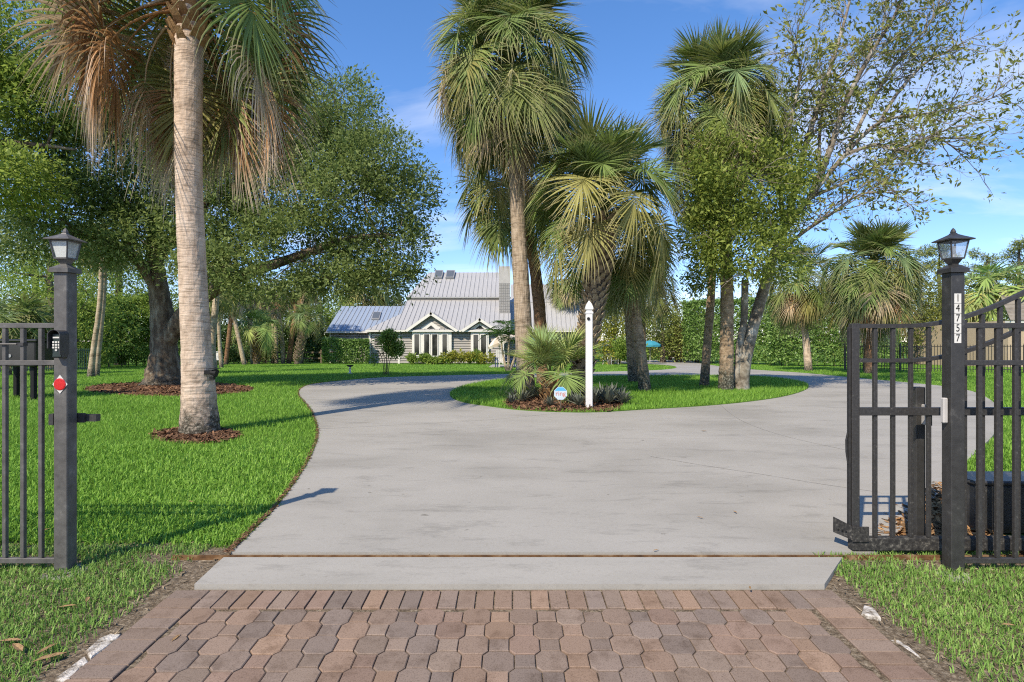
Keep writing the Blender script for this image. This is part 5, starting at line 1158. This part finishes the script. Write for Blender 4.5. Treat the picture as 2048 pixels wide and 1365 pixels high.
M['sign_pale'] = plain('pale_sign_face', (.50,.58,.64), .4, .4); M['sign_blue'] = plain('blue_sign_face', (.10,.38,.62), .4, .4); M['sign_red'] = plain('red_sign_ink', (.55,.16,.10), .5, .3)
pl = MB().extr(octo, (0, -.006, 0)).obj('panel', M['sign_pale'], sg)
MB().extr([(p[0]*.94, -.0105, zc+(p[2]-zc)*.94) for p in octo if p[2] > zc+.02], (0, -.001, 0)).obj('blue_band', M['sign_blue'], pl)
me = text_mesh('ring', .13); me.materials.append(M['sign_red']); link('lettering', me, None, pl, (0, -.0125, zc-.005), (math.pi/2, 0, 0))
# bird bath
Bb = G(700, 748); bb_ = empty('bird_bath', Bb, 'small white pedestal bird bath on the house lawn', 'bird bath'); hb = 17.5*Bb.y/F
def lathe(prof, sides=18): return MB().tube([(0,0,z) for r_, z in prof], [r_ for r_, z in prof], sides)
lathe([(hb*.26,-.02),(hb*.26,hb*.06),(hb*.12,hb*.14),(hb*.10,hb*.5),(hb*.13,hb*.78),(hb*.16,hb*.80)]).obj('pedestal', M['white_vinyl'], bb_, smooth=True)
lathe([(hb*.16,hb*.801),(hb*.32,hb*.88),(hb*.42,hb*.99),(hb*.40,hb),(hb*.30,hb*.92)]).obj('basin', M['dark_trim'], bb_)
# flood light strapped to the lawn palm
Bp = G(400,866); fl_ = empty('flood_light', Vector((Bp.x + .20, Bp.y - .12, Bp.z + .92)), 'black flood light fixed to the trunk of the big lawn palm', 'light'); 
box('bracket', M['ink'], fl_, -.06, .03, -.03, .03, -.03, .03); MB().tube([(.03,-.01,0),(.10,-.01,-.01),(.12,-.01,-.015)], [.035,.055,.062], 10).obj('head', M['ink'], fl_); box('visor', M['ink'], fl_, .04, .15, -.07, .05, .052, .06); box('base_box', M['ink'], fl_, .02, .08, -.03, .02, -.11, -.062)
# white utility box on the grove palm, black container and green fence far left
Bu = G(433, 734); ub = empty('utility_box', Bu, 'white utility box on a stake beside the pale grove palm', 'box'); box('stake', M['dark_trim'], ub, -.04, .04, 0, .06, -.05, .42); box('cabinet', M['white_vinyl'], ub, -.20, .22, -.06, .12, .43, .98, .01); box('hood', M['white_vinyl'], ub, -.22, .24, -.10, .14, .981, 1.01)
Yc = 13.0; Bc = Vector(((30-CX)/F*Yc, Yc, g(Yc))); cn_ = empty('black_container', Bc, 'black metal container with overhanging lid behind the left fence', 'container')
x0c, x1c = (-60-CX)/F*Yc - Bc.x, (74-CX)/F*Yc - Bc.x; zt_ = W(0, 684, Yc).z - Bc.z
M['gloss_black'] = plain('gloss_black', (.02,.02,.02), .18, .5)
box('body', M['gloss_black'], cn_, x0c, x1c-.05, 0, 1.2, .78, zt_, .02); box('lid', M['gloss_black'], cn_, x0c-.03, x1c+.02, -.05, 1.25, zt_+.001, zt_+.06, .015)
MB().tube([((20-CX)/F*Yc - Bc.x, -.004, zt_-.32), ((20-CX)/F*Yc - Bc.x, -.02, zt_-.32)], .04, 14).obj('badge', M['roof_seam'], cn_)
for xx in (x0c+.15, x1c-.2): box('leg', M['ink'], cn_, xx-.04, xx+.04, .1, .2, -.02, .78); box('leg', M['ink'], cn_, xx-.04, xx+.04, 1.0, 1.1, -.02, .78)
def pickets(name, label, A, Bv, h, step, mat, w=.016, group=None, rails=(.12, .93)):
    A = Vector(A); Bv = Vector(Bv); mid = (A+Bv)/2; mid.z = g(mid.y); e = empty(name, mid, label, 'fence', group); L_ = (Bv-A).length; m = MB(); n = int(L_/step)
    for i in range(n+1):
        p = A.lerp(Bv, i/n); p.z = g(p.y); p -= mid; m.box(p.x-w/2, p.x+w/2, p.y-w/2, p.y+w/2, 0, h)
    tag(m.obj('pickets', mat, e), kind='stuff')
    for f in rails:
        a, b = A - mid, Bv - mid; a.z = g(A.y) - mid.z + h*f; b.z = g(Bv.y) - mid.z + h*f; MB().tube([a, b], w*.9, 4).obj('rail', mat, e)
    for i in range(int(L_/2.4)+1):
        p = A.lerp(Bv, min(1, i*2.4/L_)) ; p.z = g(p.y); p -= mid; box('post', mat, e, p.x-.035, p.x+.035, p.y-.035, p.y+.035, 0, h*1.04)
    return e
pickets('iron_fence', 'black iron fence along the far right lawn', G(1690,742), G(2120,748), 1.35, .115, M['black_metal'], .018, 'boundary fences')
M['green_mesh'] = plain('dark_green_metal', (.02,.05,.045), .6, .3)
pickets('green_fence', 'dark green fence along the left boundary', G(-60,746), G(186,742), 1.15, .09, M['green_mesh'], .03, 'boundary fences')
# timber rail fence behind the grove
rf_ = empty('rail_fence', Vector((-21.5, 49, g(49))), 'low timber rail fence behind the grove palms', 'fence'); M['timber'] = plain('weathered_timber', (.15,.125,.085), .9, .1)
for i in range(8): box('post', M['timber'], rf_, -4.5+i*1.6-.06, -4.5+i*1.6+.06, -.06, .06, -.1, 1.15)
for z in (.35, .85): box('rail', M['timber'], rf_, -4.6, 6.9, -.09, -.061, z, z+.14)
# small white gate by the low hedge
wg = empty('picket_gate', G(1358, 722), 'small weathered white picket gate at the hedge end', 'gate')
for i in range(6): box('picket', M['white_paint'], wg, -.75+i*.27, -.75+i*.27+.14, 0, .03, .05, 1.15)
for z in (.25, .85): box('rail', M['white_paint'], wg, -.8, .85, .031, .07, z, z+.12)
for xx in (-.95, .87): box('post', M['timber'], wg, xx, xx+.14, 0, .14, -.05, 1.25)

# ------------------------------------------------------------------ patio furniture
def umbrella(name, label, B, pole_h, Rr, rise, tilt, m1, m2=None, ribs=8, group='garden umbrellas'):
    e = empty(name, B, label, 'umbrella', group); top = Vector((0, 0, pole_h)); MB().tube([(0,0,0), (0,0,pole_h*.97)], .022, 8).obj('pole', M['white_paint'], e)
    rot = Matrix.Rotation(tilt, 3, 'Y')
    for i in range(ribs):
        a0, a1 = 2*math.pi*i/ribs, 2*math.pi*(i+1)/ribs; V = []; Fc = []
        for j_, t in enumerate((0.02, .4, .75, 1.0, 1.0)):
            z = rise*(1 - t**1.8) - (.14 if j_ == 4 else 0)
            for q in (0, .5, 1):
                a = a0 + (a1-a0)*q; rr = Rr*t*(1 - .06*math.sin(math.pi*q)); zz = z - (.05 if j_ == 4 and q == .5 else 0); V.append(top + rot @ Vector((math.cos(a)*rr, math.sin(a)*rr, zz - rise*.9)))
        for j_ in range(4):
            for q in range(2): o = j_*3+q; Fc.append([o, o+1, o+4, o+3])
        MB().add(V, Fc).obj('canopy_panel', (m2 if m2 and i % 2 else m1), e)
    return e
um = G(996, 734.5, .06)
umbrella('garden_umbrella', 'tilted cream and tan striped umbrella at the patio', um + Vector((.1, .3, 0)), W(0, 672, um.y).z - um.z, .95, .42, math.radians(-22), M['cream_cloth'], plain('tan_cloth', (.48,.40,.30), .9, .1), 14)
ub2 = Vector(((1058-CX)/F*47, 47, g(47))); umbrella('garden_umbrella', 'bright blue umbrella in the porch shade', ub2, W(0, 668, 47).z - ub2.z, 1.25, .5, 0, M['blue_cloth'])
ub3 = Vector(((1232-CX)/F*46, 46, g(46))); umbrella('garden_umbrella', 'teal umbrella right of the sign post', ub3, W(0, 681, 46).z - ub3.z, 1.3, .45, 0, M['teal_cloth'], M['white_vinyl'])
ub4 = Vector(((1300-CX)/F*46, 46, g(46))); umbrella('garden_umbrella', 'darker teal umbrella behind the leaning middle palm', ub4, W(0, 682, 46).z - ub4.z, .9, .35, 0, M['teal_cloth'])
def chair(label, B, mat, rz, sc_=1.0, legm=None, group='garden chairs'):
    e = empty('garden_chair', B, label, 'chair', group, rz); lm = legm or mat
    for i in range(5): box('back_slat', mat, e, -.28+i*.115, -.28+i*.115+.10, .22, .25, .36, 1.05-.02*abs(i-2))
    for i in range(5): box('seat_slat', mat, e, -.3, .3, -.28+i*.1, -.28+i*.1+.085, .33, .355)
    for sx in (-.33, .30):
        for sy in (-.28, .20): box('leg', lm, e, sx, sx+.035, sy, sy+.06, 0, .56)
        box('arm', lm, e, sx-.03, sx+.065, -.32, .28, .561, .59)
    return e
c0 = G(1003, 735, .06)
chair('pale slatted chair under the cream umbrella', c0, M['white_paint'], .3, legm=M['navy_plastic']); chair('navy chair right of the clump palm', Vector(((1042-CX)/F*c0.y, c0.y+.3, c0.z)), M['navy_plastic'], -.4); chair('white garden chair by the dark shrub', Vector(((1226-CX)/F*44, 44, g(44))), M['white_vinyl'], .4); chair('white garden chair under the teal umbrella', Vector(((1214-CX)/F*44.5, 44.5, g(44))), M['white_vinyl'], -.3)
ct_ = Vector(((1030-CX)/F*c0.y, c0.y+.6, c0.z)); tb_ = empty('patio_table', ct_, 'low navy table beside the patio chairs', 'table'); box('top', M['navy_plastic'], tb_, -.35, .35, -.3, .3, .45, .49, .01)
for sx in (-.3, .25):
    for sy in (-.25, .2): box('leg', M['navy_plastic'], tb_, sx, sx+.05, sy, sy+.05, 0, .4495)

# ------------------------------------------------------------------ mulch, grass, litter
def ell_px(cx, cy, hw_, y0, y1, n=28): 
    return [((G(cx + hw_*math.cos(2*math.pi*i/n), (y0+y1)/2 + (y1-y0)/2*math.sin(2*math.pi*i/n))).xy) for i in range(n)]
beds = {'palm_bed': (ell_px(395, 873, 86, 857, 888), 0), 'oak_bed': (ell_px(338, 780, 170, 765, 793), 0),
        'island_bed': ([p.xy for p in catmull([G(a, b, DOFF) for a, b in [(1010,806),(1022,797),(1050,791),(1120,788),(1200,793),(1243,804),(1240,819),(1200,824.5),(1120,824.5),(1040,820.5),(1014,815)]], 3, True)], DOFF+.012),
        'gate_bed': ([G(a, b).xy for a, b in [(1750,1078),(1790,1043),(1832,1010),(1872,972),(1905,972),(1950,1000),(1990,1060),(1985,1092),(1850,1096)]], 0)}
def mulch_bed(name, poly, off, nch, mat, seed, L0=.06):
    poly = [Vector((p[0], p[1])) for p in poly]; c = sum(poly, Vector((0, 0)))/len(poly)
    o = sheet(name, poly, off + .006, mat, .02)
    r = np.random.default_rng(seed); x0, x1 = min(p.x for p in poly), max(p.x for p in poly); y0, y1 = min(p.y for p in poly), max(p.y for p in poly)
    x = r.uniform(x0-.05, x1+.05, nch*4); y = r.uniform(y0-.05, y1+.05, nch*4)
    k_ = in_poly(x + r.normal(0, .04, len(x)), y + r.normal(0, .04, len(x)), poly); x, y = x[k_][:nch], y[k_][:nch]; n = len(x)
    z = np.interp(y, KY, KZ) + off + .012 + r.uniform(0, .022, n); an = r.uniform(0, 6.28, n); t = r.normal(0, .3, n); L_ = L0*r.uniform(.5, 1.6, n); w = L_*r.uniform(.12, .3, n)
    a = np.stack([np.cos(an)*np.cos(t), np.sin(an)*np.cos(t), np.sin(t)], 1); b = np.stack([-np.sin(an), np.cos(an), r.normal(0, .4, n)], 1); p = np.stack([x, y, z], 1); L_ = L_[:, None]/2; w = w[:, None]/2
    V = np.stack([p-a*L_-b*w, p+a*L_-b*w, p+a*L_*.8+b*w, p-a*L_*.9+b*w], 1).reshape(-1, 3)
    s = link('mulch_chips', mesh_np('mulch_chips', V, np.arange(4*n).reshape(-1, 4)), mat, o); s['kind'] = 'stuff'
mulch_bed('palm_mulch', beds['palm_bed'][0], 0, 2600, M['mulch'], 1, .07); mulch_bed('oak_mulch', beds['oak_bed'][0], 0, 5000, M['mulch'], 2, .10)
mulch_bed('island_mulch', beds['island_bed'][0], DOFF+.012, 4200, M['mulch'], 3, .08); mulch_bed('gate_mulch', beds['gate_bed'][0], 0, 3000, M['pine_mulch'], 4, .07)
def noise2(x, y, seed, f): return noise3(np.stack([x, y, x*0], 1), seed, f)
def grass(name, label, n0, ylim, dens, hgt, wid, mat, seed, mask, off=0.0, xr=None, lean=.45, cat='grass'):
    """grass blades, thinned with distance while each grows a little"""
    r = np.random.default_rng(seed); y = ylim[0] + (ylim[1]-ylim[0])*r.random(n0)**dens
    x = r.uniform(-1, 1, n0)*(y*.98 + .9) if xr is None else r.uniform(xr[0], xr[1], n0)
    k_ = mask(x, y, r); x, y = x[k_], y[k_]; n = len(x)
    sc_ = np.clip(.75 + y/14, .8, 2.6)
    z = np.interp(y, KY, KZ) + (off if not callable(off) else off(x, y)); h = hgt*r.uniform(.55, 1.3, n)*np.clip(sc_, 1, 1.5); w = wid*r.uniform(.7, 1.3, n)*sc_
    an = r.uniform(0, 6.28, n); ln = np.abs(r.normal(0, lean, n)); dx_, dy_ = np.cos(an)*ln*h, np.sin(an)*ln*h; sx, sy = -np.sin(an)*w/2, np.cos(an)*w/2
    V = np.stack([np.stack([x-sx, y-sy, z], 1), np.stack([x+sx, y+sy, z], 1), np.stack([x+dx_*.45+sx*.8, y+dy_*.45+sy*.8, z+h*.62], 1), np.stack([x+dx_*.45-sx*.8, y+dy_*.45-sy*.8, z+h*.62], 1), np.stack([x+dx_*1.1, y+dy_*1.1, z+h*(1-.25*ln)], 1)], 1).reshape(-1, 3)
    i = np.arange(n)*5; nr = i[y < 7.5]; fr_ = i[y >= 7.5]
    Fq = np.concatenate([np.stack([nr, nr+1, nr+2], 1), np.stack([nr, nr+2, nr+3], 1), np.stack([nr+3, nr+2, nr+4], 1), np.stack([fr_, fr_+1, fr_+4], 1)])
    o = link(name, mesh_np(name, V, Fq), mat); return tag(o, label, cat, None, 'stuff')
bed_polys = [b[0] for k_, b in beds.items() if k_ != 'island_bed']
def off_drive(x, y):
    m = ~in_poly(x, y, drive) & ~in_poly(x, y, strip)
    for b in bed_polys: m &= ~in_poly(x, y, b)
    return m
strip2 = [(AX0-.02, 0), (AX1+.02, 0), (AX1+.02, 3.36), (AX0-.02, 3.36)]
def lawn_mask(x, y, r): 
    edge = 3.95 + .10*noise2(x, y, 3, 3.0); return off_drive(x, y) & (y > edge + np.abs(r.normal(0, .12, len(x)))) & ((x < 1) | (y > 4.9) | (x > 4.5))
grass('lawn_grass', 'thick green lawn grass either side of the drive', 620000, (3.8, 46), 1.9, .046, .0085, M['grass'], 41, lawn_mask, lean=.75)
def isl_mask(x, y, r): return in_poly(x, y, island) & ~in_poly(x, y, beds['island_bed'][0])
ix = [p[0] for p in island]; iy = [p[1] for p in island]
grass('island_grass', 'short green grass on the oval island', 130000, (min(iy), max(iy)), 1.3, .055, .008, M['grass'], 42, isl_mask, DOFF+.010, (min(ix)-.03, max(ix)+.03), .7)
def verge_mask(x, y, r):
    nz = noise2(x, y, 7, 2.2) + .35*noise2(x, y, 8, 7.0); gate = np.exp(-((y-3.70)/.13)**2)*.72
    return off_drive(x, y) & ~in_poly(x, y, strip2) & (nz + r.normal(0, .25, len(x)) > -.62 + gate) & ~((np.abs(x) < 2.0) & (y > 3.3)) & (np.minimum(np.abs(x-AX0), np.abs(x-AX1)) > .10 + .12*r.random(len(x)))
grass('verge_grass', 'thin patchy grass on the verge outside the gate', 150000, (1.2, 3.98), .8, .038, .0058, M['verge_grass'], 43, verge_mask, 0, (-4.6, 4.6), .7)
# chopped litter on the bare strip
r = np.random.default_rng(9); n = 9000; x = r.uniform(-4.6, 4.6, n); y = r.uniform(1.5, 4.1, n); k_ = off_drive(x, y) & ~in_poly(x, y, strip2); x, y = x[k_], y[k_]; n = len(x)
an = r.uniform(0, 6.28, n); L_ = r.uniform(.008, .035, n); w = r.uniform(.002, .006, n); z = np.interp(y, KY, KZ) + .004 + r.uniform(0, .008, n)
a = np.stack([np.cos(an), np.sin(an), r.normal(0, .2, n)], 1)*L_[:, None]; b = np.stack([-np.sin(an), np.cos(an), r.normal(0, .3, n)], 1)*w[:, None]; p = np.stack([x, y, z], 1)
tag(link('ground_litter', mesh_np('ground_litter', np.stack([p-a, p-b, p+a, p+b], 1).reshape(-1, 3), np.arange(4*n).reshape(-1, 4)), M['litter']), 'dry chopped litter on the bare soil by the gate', 'litter', None, 'stuff')
eN = 3000; ed_ = lp[:60]; seg = r.integers(0, len(ed_)-1, eN); tt = r.random(eN); ex_ = np.array([[p.x, p.y] for p in ed_]); q = ex_[seg]*(1-tt)[:, None] + ex_[seg+1]*tt[:, None] + r.normal(0, .012, (eN, 2)) + np.array([-.018, 0])
an = r.uniform(0, 6.28, eN); L_ = r.uniform(.008, .03, eN); w = r.uniform(.003, .008, eN); z = np.interp(q[:, 1], KY, KZ) + .036 + r.uniform(0, .006, eN)
a = np.stack([np.cos(an), np.sin(an), r.normal(0, .2, eN)], 1)*L_[:, None]; b = np.stack([-np.sin(an), np.cos(an), r.normal(0, .3, eN)], 1)*w[:, None]; p = np.stack([q[:, 0], q[:, 1], z], 1)
tag(link('edge_soil', mesh_np('edge_soil', np.stack([p-a, p-b, p+a, p+b], 1).reshape(-1, 3), np.arange(4*eN).reshape(-1, 4)), M['mulch']), 'dark soil and thatch along the left edge of the drive', 'soil', None, 'stuff')
# saw cut joints and hairline cracks in the slab
dr_ = bpy.data.objects['driveway']; M['joint'] = plain('dark_joint', (.17,.16,.145), .95, .1)
for pts in ([(1300,913),(1400,930),(1530,950),(1640,968),(1760,985)], [(637,858),(800,850),(980,840),(1120,826)], [(1690,900),(1560,870),(1480,840),(1440,810)]):
    P = catmull([G(a_, b_, DOFF+.0015) for a_, b_ in pts], 5); m = MB(); V = []
    for i_, p_ in enumerate(P):
        d_ = (P[min(i_+1, len(P)-1)] - P[max(i_-1, 0)]).normalized(); n_ = Vector((-d_.y, d_.x, 0)); ww = .0028*(1 + .5*math.sin(i_*2.1)); V += [p_ + n_*ww, p_ - n_*ww]
    m.add(V, [[2*i_, 2*i_+1, 2*i_+3, 2*i_+2] for i_ in range(len(P)-1)]); m.obj('joint', M['joint'], dr_)
# single fallen leaves that can be picked out
lf = MB().add([(-.5,0,0),(-.2,.16,.04),(.2,.14,.06),(.5,0,.02),(.2,-.14,.07),(-.2,-.16,.05),(-.2,0,0),(.2,0,.02)], [[0,6,1],[6,7,2,1],[7,3,2],[0,5,6],[6,5,4,7],[7,4,3]]).mesh('fallen_leaf'); lf.materials.append(M['leaf_dry'])
fl2 = [(22,1294,.11,'curled brown leaf on the far left verge'), (95,1310,.10,'leaf pair end nearest the left kerb'), (35,1308,.12,'pale leaf on the left verge below the fence'), (100,1328,.13,'long dry leaf beside the left kerb'), (175,1210,.08,'small pale leaf behind the left kerb'), (135,1224,.09,'thin straw leaf on the left verge'),
       (352,1281,.07,'brown leaf lying on the pavers'), (381,1006,.06,'white leaf on the left lawn'), (92,1068,.09,'tan leaf under the left fence'), (1400,1038,.06,'dark leaf on the concrete drive'), (1312,1104,.05,'dark scrap near the gate track'), (1470,1027,.06,'thin twig like leaf on the drive'), (2017,1262,.07,'reddish brown leaf on the right verge'), (1500,1180,.05,'small leaf on the pale gate strip'), (1408,864,.10,'curved dry stem on the drive')]
for i, (px, py, s_, lab) in enumerate(fl2):
    on = 300 < px < 1700; B = G(px, py, DOFF if on and py < 1185 else 0); tag(link('fallen_leaf', lf, None, None, B + Vector((0,0,.012 if on else .03)), (0, 0, i*1.3), (s_, s_*.8, s_)), lab, 'leaf', 'fallen leaves')
